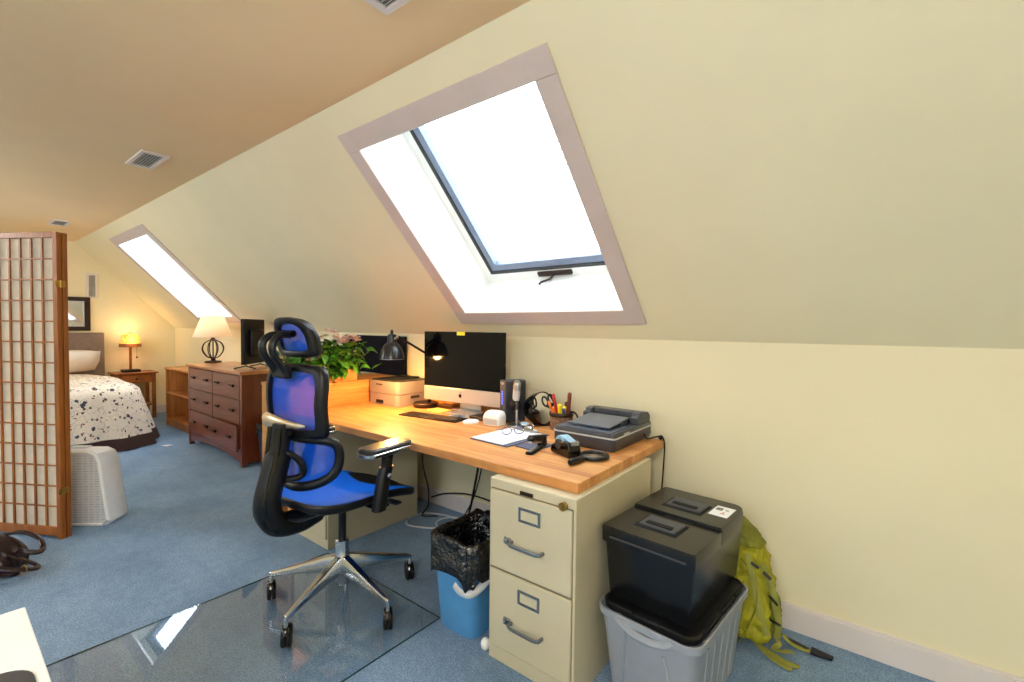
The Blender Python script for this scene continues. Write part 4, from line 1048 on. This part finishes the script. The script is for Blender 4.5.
# headrest
def hd_pt(x, z, o=0): return Vector((x, -.262 + 1.6*x*x + o - .25*(z-1.28), z))
ho = [(-.128,1.25),(-.115,1.207),(0,1.198),(.115,1.207),(.128,1.25),(.12,1.31),(.082,1.352),(0,1.364),(-.082,1.352),(-.12,1.31)]
lp3 = spline([(x,z,0) for x,z in ho], 5, True)
mb = MB(); rings = []
for (f, oy) in ((1.04,.004),(1.02,-.016),(.88,-.02),(.72,-.012),(.70,.0),(.74,.010),(.9,.018),(1.02,.018)):
    rings.append([hd_pt(p.x*f, 1.28+(p.y-1.28)*f, oy) for p in lp3])
mb.loft(rings, False, None, True); mb.build('headrest_frame', M['black'], CH, smooth=60)
mb = MB(); rings = []
for f in (.76,.5,.25,.02): rings.append([hd_pt(p.x*f, 1.28+(p.y-1.28)*f, .004) for p in lp3])
mb.loft(rings, False); mb.build('headrest_mesh', M['bluemesh'], CH, smooth=80)
for x, b in ((.034,0),(-.034,.0)):
    mb = MB(); mb.tube(spline([(x*1.1,-.30,1.12),(x,-.325,1.16),(x,-.362,1.215),(x,-.365,1.26),(x*.9,-.335,1.29),(x*.6,-.28,1.292)],5), .0175, 10, flat=.8); mb.build('headrest_yoke', M['black'], CH)
mb = MB(); mb.tube([(-.045,-.28,1.298),(.045,-.28,1.298)], .014, 10); mb.build('headrest_pivot', M['blackgloss'], CH)
# arms
for s_ in (-1, 1):
    mb = MB(); mb.loft([ring(rrect(.05,.062,.02,4,s_*.275,.03+q), z) for z, q in ((.515,-.055),(.55,-.05),(.66,-.025),(.70,-.01))]); mb.build('arm_sleeve', M['black'], CH)
    mb = MB(); mb.loft([ring(rrect(.04,.05,.018,4,s_*.275,.03+q), z) for z, q in ((.69,-.012),(.765,.0))]); mb.build('arm_post', M['blackmatte'], CH)
    mb = MB(); mb.tube([(s_*.06,-.0,.515),(s_*.18,-.01,.518),(s_*.29,-.02,.52)], .02, 8, flat=.4); mb.build('arm_bracket', M['chrome'], CH)
    mb = MB(); mb.loft([ring(rrect(.095,.255,.03,5,s_*.27,.02),.772), ring(rrect(.10,.262,.032,5,s_*.27,.02),.782), ring(rrect(.10,.262,.032,5,s_*.27,.02),.797), ring(rrect(.088,.25,.03,5,s_*.27,.02),.804)]); mb.build('arm_pad', M['armpad'], CH)
    mb = MB(); mb.loft([ring(rrect(.098,.258,.03,5,s_*.27,.02),.766), ring(rrect(.104,.266,.034,5,s_*.27,.02),.770), ring(rrect(.104,.266,.034,5,s_*.27,.02),.780), ring(rrect(.098,.258,.03,5,s_*.27,.02),.783)]); mb.build('arm_trim', M['chrome'], CH)
    mb = MB(); mb.loft([ring(rrect(.07,.09,.02,5,s_*.27,.02),.757), ring(rrect(.08,.20,.02,5,s_*.27,.02),.772)]); mb.build('arm_cradle', M['steel'], CH)
    mb = MB(); mb.ball((s_*.303,.012,.665), .010,.012,.012, 10); mb.build('arm_button', M['nickel'], CH)

# ------------------------------------------------------------------ folding shoji screen
SC = thing('folding_screen', 'folded wooden shoji screen with rice paper panes at the left edge', 'folding screen', (-3.93,.505,0), 0)
def panel(name, a, off):
    p = bpy.data.objects.new(name, None); COL.objects.link(p); p.parent = SC; p.rotation_euler = (0,0,radians(a)); p.location = off
    W, Hh, th = .62, 1.895, .028
    mb = MB()
    mb.box(0,.032,0,th,.0,Hh); mb.box(W-.032,W,0,th,.0,Hh); mb.box(.032,W-.032,0,th,Hh-.035,Hh); mb.box(.032,W-.032,0,th,.02,.075)
    mb.build('frame', M['shoji'], p, bevel=.002)
    mb = MB(); nx, nz = 7, 14
    for k in range(1,nx):
        x = .032+(W-.064)*k/nx; mb.box(x-.006,x+.006,.003,.011,.075,Hh-.035)
    for k in range(1,nz):
        z = .075+(Hh-.11)*k/nz; mb.box(.032,W-.032,.004,.010,z-.0045,z+.0045)
    mb.build('lattice', M['shoji'], p, smooth=0)
    MB().box(.032,W-.032,.012,.014,.075,Hh-.035).build('rice_paper', M['rice'], p, smooth=0)
    return p
panel('screen_panel', 30.5, (-.62*cos(radians(30.5)), -.62*sin(radians(30.5)), 0))
panel('screen_panel', 33.5, (-.62*cos(radians(33.5))-.015, -.62*sin(radians(33.5))+.030, 0))
for z in (.30,1.58):
    mb = MB(); mb.box(.0005,.004,-.012,.045,z-.02,z+.02, Matrix.Rotation(radians(30.5),4,'Z')); mb.tube([Matrix.Rotation(radians(30.5),4,'Z') @ Vector((.006,.017,z-.022)), Matrix.Rotation(radians(30.5),4,'Z') @ Vector((.006,.017,z+.022))], .004, 8); mb.build('hinge', M['brass'], SC)

# ------------------------------------------------------------------ fan
t = thing('box_fan', 'white plastic box fan standing on the carpet behind the folding screen', 'fan', (-4.165,.56,0), 42)
fw, fd, fh = .56, .17, .50
mb = MB()
def fr(s_, y0, y1, lean):
    out = []
    b, tp = fw*s_, fw*.80*s_
    o2 = [(-b/2+.03,0),(-b/2,.03),(-tp/2,fh*s_-.07),(-tp/2+.025,fh*s_-.02),(-tp/2+.07,fh*s_),(tp/2-.07,fh*s_),(tp/2-.025,fh*s_-.02),(tp/2,fh*s_-.07),(b/2,.03),(b/2-.03,0)]
    return o2
o2 = fr(1,0,0,0); oi = [(x*.90,.03+(z-.03)*.9+.01) for x,z in o2]
mb.loft([[(x*.97,0,z+.004) for x,z in o2],[(x,.012,z) for x,z in o2],[(x*.98,fd-.02,z*.985) for x,z in o2],[(x*.93,fd,z*.95+.01) for x,z in o2]]); mb.build('housing', M['fan'], t, smooth=35)
mb = MB(); mb.tube([(x*.94,-.003,.012+z*.96) for x,z in o2], .011, 8, closed=True); mb.build('front_rim', M['white'], t)
mb = MB(); mb.add([(x*.93,-.0035,.014+z*.955) for x,z in o2], [tuple(range(len(o2)))]); mb.build('grille', M['fangrille'], t, smooth=0)
mb = MB(); mb.box(-.06,.06,.08,.14,fh-.002,fh+.004); mb.build('carry_grip', M['lightgrey'], t, bevel=.003)

# ------------------------------------------------------------------ leather bag
t = thing('leather_bag', 'dark burgundy leather bag with buckled handles lying in front of the folding screen', 'bag', (-3.70,.16,0), 36)
mb = MB(); rings = []
for u, w, h_ in ((-.30,.08,.10),(-.26,.19,.17),(-.15,.25,.21),(0,.26,.22),(.12,.24,.20),(.19,.18,.15),(.215,.08,.07)):
    rings.append([(u+.01*sin(7*a_), w/2*cos(a_)*1.0, h_/2*(1+.98*sin(a_)) + .004*sin(4*a_+u*20)+.004) for a_ in [2*pi*k/22 for k in range(22)]])
mb.loft(rings); mb.build('bag_body', M['leather'], t, smooth=70, subsurf=1)
for y, zt in ((-.11,.05),(.07,.13)):
    mb = MB(); mb.tube(spline([(.06,y,.14 if y<0 else .19),(.16,y*1.05,zt+.075),(.26,y*.95,zt+.045),(.315,y*.5,zt+.02),(.32,y*.1+.01,zt),(.28,y*-.2,zt+.01),(.2,y*.3,.13)],6), .013, 8, flat=.7); mb.build('handle', M['leather'], t)
mb = MB(); mb.tube([(.312+.016*cos(a_),-.055,.072+.02*sin(a_)) for a_ in [2*pi*k/12 for k in range(12)]], .003, 6, closed=True); mb.build('buckle', M['brass'], t)
mb = MB(); mb.tube(spline([(-.2,-.09,.17),(-.05,-.11,.185),(.1,-.10,.17),(.18,-.07,.13)],5), .006, 6); mb.build('piping', M['leather'], t)

# ------------------------------------------------------------------ white table in the foreground
t = thing('white_table', 'white table corner at the bottom left, closest to the camera', 'table', (-1.40,.123,0), 0)
MB().box(0,.95,-.75,0,.705,.74).build('table_top', M['white'], t, bevel=.002)
for x, y in ((.05,-.05),(.9,-.05),(.05,-.70),(.9,-.70)): MB().box(x-.022,x+.022,y-.022,y+.022,0,.705).build('leg', M['white'], t, bevel=.002)
mb = MB(); mb.loft([ring(rrect(.22,.24,.05,7),0), ring(rrect(.22,.24,.05,7),.003), ring(rrect(.21,.23,.046,7),.004)])
o = mb.build('mouse_pad', M['darkgrey'], loc=(-1.047,-.014,.7405), rot=(0,0,0)); tag(o, 'dark grey rounded pad on the white table', 'pad')

# ------------------------------------------------------------------ bedroom end
t = thing('bed', 'bed with tufted taupe headboard against the far wall', 'bed', (-8.42,.72,0), 0)
hb_w = 1.64
mb = MB()
mb.loft([[(x,y,z) for y,z in [(-hb_w/2,.25),(hb_w/2,.25),(hb_w/2,1.215),(-hb_w/2,1.215)]] for x in (-.04,.05)]); hbm = mb.build('headboard', M['taupe'], t, bevel=.02, seg=3)
for j, z in enumerate((.72,1.0)):
    for k in range(6):
        y = -.68+.27*k
        mb = MB(); mb.ball((.052,y,z), .006,.014,.014, 10); mb.build('tuft_button', M['taupe'], hbm)
MB().box(.07,2.02,-.76,.76,.12,.35).build('box_base', M['darkcloth'], t, bevel=.02)
MB().box(.07,2.0,-.75,.75,.35,.59).build('mattress', M['pillow'], t, bevel=.09, seg=4)
for x,y in ((.15,-.7),(1.93,-.7),(.15,.7),(1.93,.7)): MB().box(x-.03,x+.03,y-.03,y+.03,0,.12).build('leg', M['darkcloth'], t)
# bedspread with a flared hem
def bs(u, v):     # u around the outline, v from the middle of the top to the hem
    a = 2*pi*u
    ca, sa = cos(a), sin(a)
    p = 4.6
    k = (abs(ca)**p+abs(sa)**p)**(-1/p)
    if v < .5:
        f = v/.5; x = ca*k*f; y = sa*k*f
        edge = max(0, (f-.86)/.14)
        return Vector((-7.33+.985*x, .72+.81*y, .672 - .05*edge**2 + .008*sin(7*x+3*y)))
    f = (v-.5)/.5
    x = ca*k; y = sa*k
    fl = .02 + .16*f + .028*f*sin(26*a) + .015*f*sin(11*a+1)
    head = 1.0 if x > -.6 else 0.25
    return Vector((-7.33+(.985+fl*(1 if x > 0 else .0))*x, .72+(.81+fl*head)*y, .622*(1-f)+.012*f - .02*sin(pi*f)*0))
mb = MB(); mb.grid(97, 26, bs); o = mb.build('bedspread', M['bedspread'], smooth=70); tag(o, 'cream floral bedspread with dark hem draped over the bed', 'bedspread')
mb = MB()
def pil(u, v):
    x = 2*u-1; y = 2*v-1
    th_ = .085*((1-x*x)*(1-y*y))**.45
    return x, y, th_
for s_ in (1,-1): mb.grid(13, 17, lambda u, v: Vector((pil(u,v)[0]*.22, pil(u,v)[1]*.34*(1-.05*abs(pil(u,v)[0])), s_*pil(u,v)[2])))
o = mb.build('pillow', M['pillow'], smooth=80, loc=(-8.13,1.10,.845), rot=(0,radians(-38),0)); tag(o, 'pale pillow leaning on the taupe headboard', 'pillow')
o = MB().add([(0,0,.002),(.10,.02,.004),(.14,.08,.012),(.03,.06,.003)], [(0,1,2,3)]).build('paper_scrap', M['paper'], loc=(-6.17,1.60,0), solid=.002); tag(o, 'white scrap of paper on the carpet below the bedspread hem', 'paper')

t = thing('nightstand', 'small wooden nightstand with one drawer beside the bed', 'nightstand', (-8.46,1.60,0), 0)
nw, nd, nh = .45, .37, .66
MB().box(-.0,nd+.02,-.02,nw+.02,nh-.02,nh).build('top', M['nightwood'], t, bevel=.004)
MB().box(.03,nd-.03,.03,nw-.03,nh-.15,nh-.02).build('apron', M['nightwood'], t, bevel=.002)
dr = MB().box(nd-.03,nd-.008,.055,nw-.055,nh-.145,nh-.03).build('drawer', M['nightwood'], t, bevel=.003)
mb = MB(); mb.ball((nd+.004,nw/2,nh-.088), .012,.016,.016, 10); mb.build('knob', M['bronze'], dr)
for x,y in ((.025,.025),(nd-.025,.025),(.025,nw-.025),(nd-.025,nw-.025)): MB().box(x-.02,x+.02,y-.02,y+.02,0,nh-.02).build('leg', M['nightwood'], t, bevel=.003)
MB().box(.03,nd-.03,.03,nw-.03,.18,.2).build('shelf', M['nightwood'], t)

NL = (-8.28,1.80,.66)
t = thing('table_lamp', 'small wooden lamp with glowing amber shade on the nightstand', 'lamp', NL, 0)
MB().box(-.07,.08,-.10,.10,0,.035).build('base', M['black'], t, bevel=.004)
MB().box(-.012,.012,-.014,.014,.035,.40).build('stem', M['nightwood'], t, bevel=.003)
mb = MB(); mb.lathe([(.108,.40),(.094,.53),(.092,.53),(.106,.40)], 28, caps=False); mb.build('shade', M['floralshade'], t)
mb = MB(); mb.lathe([(.128,.355),(.122,.40),(.118,.402),(.124,.355)], 28, caps=False); mb.build('shade_band', M['nightwood'], t)
MB().ball((0,0,.555), .014).build('finial', M['brass'], t)
mb = MB(); mb.tube([(.10,.05,.40),(.10,.05,.22)], .0015, 5); mb.ball((.10,.05,.21), .012); mb.build('pull_chain', M['bronze'], t)
mb = MB(); mb.ball((0,0,.45), .03); mb.build('bulb', M['bulb'], t)

t = thing('framed_mirror', 'dark framed mirror on the far wall above the headboard', 'mirror', (XF,1.0,1.47), 0)
for (a,b,c,d_) in ((-.42,.415,.17,.225),(-.42,.415,-.23,-.175),(-.42,-.36,-.175,.17),(.355,.415,-.175,.17)): MB().box(.001,.03,a,b,c,d_).build('frame_rail', M['bronze'], t, bevel=.004)
mb = MB()
for (a,b,c,d_) in ((-.36,.355,.155,.17),(-.36,.355,-.175,-.16),(-.36,-.345,-.16,.155),(.34,.355,-.16,.155)): mb.box(.001,.018,a,b,c,d_)
mb.build('inner_liner', M['silver'], t)
MB().box(.002,.010,-.345,.34,-.16,.155).build('glass', M['mirror'], t, smooth=0)

# bookcase
t = thing('bookcase', 'low open wooden bookcase against the wall left of the dresser', 'bookcase', (-7.40,1.972,0), 0)
bw, bd, bh = 1.33, .385, .772
MB().box(0,.03,0,bd,0,bh-.025).build('side_panel', M['oak'], t, bevel=.002)
MB().box(bw-.03,bw,0,bd,0,bh-.025).build('side_panel', M['oak'], t, bevel=.002)
MB().box(-.01,bw+.005,-.01,bd,bh-.025,bh).build('top_board', M['oak'], t, bevel=.003)
for z in (.075,.43): MB().box(.03,bw-.03,.004,bd-.01,z,z+.024).build('shelf', M['oak'], t, bevel=.002)
MB().box(.03,bw-.03,bd-.01,bd,.0,bh-.025).build('back_panel', M['oak'], t)
MB().box(.03,bw-.03,.02,.04,0,.075).build('plinth', M['oak'], t)

# dresser
t = thing('dresser', 'dark cherry dresser with six drawers below the far skylight', 'dresser', (-6.04,1.82,0), 0)
w, d, h = 1.41, .49, .90
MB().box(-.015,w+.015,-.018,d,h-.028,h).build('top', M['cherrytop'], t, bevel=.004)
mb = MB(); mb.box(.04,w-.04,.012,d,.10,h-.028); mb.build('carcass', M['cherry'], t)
for x0 in (0,w-.045):
    mb = MB(); mb.box(x0,x0+.045,0,.045,0,h-.028); mb.build('corner_post', M['cherry'], t, bevel=.004)
    mb = MB(); mb.box(x0+.008,x0+.037,.045,d,.03,h-.028); mb.build('side_panel', M['cherry'], t)
mb = MB(); arch = [(.045,.135),(w-.045,.135)] + [(w-.045-.0,.02)] + [(w-.1,.05),(w*.75,.08),(w/2,.088),(w*.25,.08),(.1,.05)] + [(.045,.02)]
mb.loft([[(x,y,z) for x,z in arch] for y in (.006,.024)]); mb.build('apron', M['cherry'], t)
rows = [(.64,.862),(.40,.63),(.145,.39)]
for r, (z0,z1) in enumerate(rows):
    for c in range(2):
        x0 = .055+c*(w-.11+.012)/2; x1 = x0+(w-.11-.012)/2
        oy = -.028 if (r == 2 and c == 1) else 0
        mb = MB(); mb.box(x0,x1,-.002,.016,z0,z1)
        if oy: mb.box(x0+.02,x1-.02,.016,.30,z0+.02,z1-.03)
        dr = mb.build('drawer', M['cherrydrawer'], t, bevel=.004)
        if oy: dr.location = (0,oy,0)
        for xk in (x0+.14, x1-.14):
            zc = (z0+z1)/2+.01
            mb = MB(); mb.tube([(xk-.038,-.016,zc),(xk-.02,-.02,zc),(xk,-.022,zc),(xk+.02,-.02,zc),(xk+.038,-.016,zc)], [.013,.011,.007,.011,.013], 8)
            mb.tube([(xk,-.002,zc),(xk,-.02,zc)], .007, 8); mb.build('pull', M['bronze'], dr)

# lamp on the dresser
t = thing('table_lamp', 'lamp with cream cone shade and open wire cage base on the dresser', 'lamp', (-6.07,2.08,.90), 0)
MB().lathe([(0,0),(.085,0),(.088,.008),(.08,.018),(.03,.024),(.016,.05),(0,.05)], 24).build('base', M['bronze'], t)
for k in range(8):
    a = 2*pi*k/8
    mb = MB(); mb.tube(spline([(.012*cos(a),.012*sin(a),.045),(.07*cos(a),.07*sin(a),.075),(.112*cos(a),.112*sin(a),.15),(.09*cos(a),.09*sin(a),.225),(.02*cos(a),.02*sin(a),.265)],5), .006, 6); mb.build('cage_wire', M['bronze'], t)
mb = MB(); mb.tube([(0,0,.04),(0,0,.30)], .007, 8); mb.lathe([(0,.262),(.03,.266),(.02,.28),(.012,.31),(0,.31)], 16); mb.build('stem', M['bronze'], t)
mb = MB(); mb.lathe([(.20,.295),(.108,.545),(.106,.545),(.198,.295)], 36, caps=False); mb.build('shade', M['shadewhite'], t)
mb = MB()
for k in range(3): 
    a = 2*pi*k/3; mb.tube([(0,0,.50),(.112*cos(a),.112*sin(a),.52)], .003, 5)
mb.tube([(0,0,.30),(0,0,.51)], .006, 6); mb.build('harp', M['brass'], t)

# TV on the dresser
t = thing('television', 'black flat television on the right end of the dresser', 'television', (-5.03,2.09,.90), 130)
MB().box(-.20,.20,-.018,.018,.045,.50).build('panel', M['black'], t, bevel=.006)
MB().box(-.185,.185,.0175,.0195,.06,.485).build('display', M['screenoff'], t, smooth=0)
MB().box(-.12,.12,-.06,-.015,.12,.40).build('back_housing', M['black'], t, bevel=.02)
for s_ in (-1,1):
    mb = MB(); mb.tube([(s_*.13,0,.055),(s_*.14,.0,.03),(s_*.15,.11,.006)], .007, 6); mb.tube([(s_*.14,.0,.03),(s_*.15,-.10,.006)], .007, 6); mb.build('foot', M['black'], t)

# ------------------------------------------------------------------ light
world = bpy.data.worlds.new('sky'); scene.world = world; world.use_nodes = True
bg = world.node_tree.nodes['Background']; bg.inputs[0].default_value = (.90,.96,1.0,1); bg.inputs[1].default_value = 11.5
def portal(name, loc, n, sx, sy):
    l = bpy.data.lights.new(name, 'AREA'); l.shape = 'RECTANGLE'; l.size = sx; l.size_y = sy
    l.cycles.is_portal = True
    o = bpy.data.objects.new(name, l); COL.objects.link(o); o.location = loc
    zz = -Vector(n).normalized(); xx = Vector((1,0,0)) if abs(zz.x) < .9 else Vector((0,1,0)); yy = zz.cross(xx)
    o.matrix_world = Matrix(((xx.x,yy.x,zz.x,loc[0]),(xx.y,yy.y,zz.y,loc[1]),(xx.z,yy.z,zz.z,loc[2]),(0,0,0,1)))
sm = (I0+I1)/2
for i,(a,b) in enumerate(SK): portal('sky_portal', SP((a+b)/2,sm,.40), (0,-ST,-CT), b-a, I1-I0)
for i,(a,b) in enumerate(SKL): portal('sky_portal', SPL((a+b)/2,sm,.40), (0,ST,-CT), b-a, I1-I0)
def point(name, loc, e, col, r=.03):
    l = bpy.data.lights.new(name, 'POINT'); l.energy = e; l.color = col; l.shadow_soft_size = r
    o = bpy.data.objects.new(name, l); COL.objects.link(o); o.location = loc
point('desk_lamp_light', LAMP, 24, (1,.48,.12), .025)
point('nightstand_lamp_light', (NL[0],NL[1],NL[2]+.60), 2.2, (1,.75,.40), .04)
point('dresser_lamp_light', (-6.07,2.08,1.32), 2.0, (1,.84,.62), .04)
point('nightstand_lamp_glow', (NL[0]+.16,NL[1],NL[2]+.46), 1.6, (1,.72,.36), .06)

# two globes added out of view as fill light for the room
for k, (lx, ly) in enumerate(((.15,-.95),(-5.4,-.95))):
    t = thing('added_fill_globe', ['added white globe giving fill light behind the camera', 'added white globe giving fill light at the bedroom end'][k], 'fill light', (lx,ly,CZ), 0, 'added fill globes')
    MB().lathe([(0,-.03),(.05,-.03),(.06,-.005),(.06,0),(0,0)], 24).build('canopy', M['white'], t)
    MB().tube([(0,0,-.02),(0,0,-.20)], .006, 8).build('stem', M['brass'], t)
    mb = MB(); mb.ball((0,0,-.31), .125, n=28); mb.build('globe', emit('globe_glow', (252,251,250), (128, 105)[k]), t)
scene.view_settings.view_transform = 'Standard'; scene.view_settings.look = 'None'
scene.view_settings.gamma = 1.0; scene.view_settings.use_curve_mapping = False
scene.view_settings.exposure = 0.1
cy = scene.cycles
cy.max_bounces = 14; cy.diffuse_bounces = 8; cy.glossy_bounces = 6; cy.transparent_max_bounces = 16
cy.sample_clamp_indirect = 8.0; cy.caustics_reflective = False; cy.caustics_refractive = False
cy.use_denoising = True
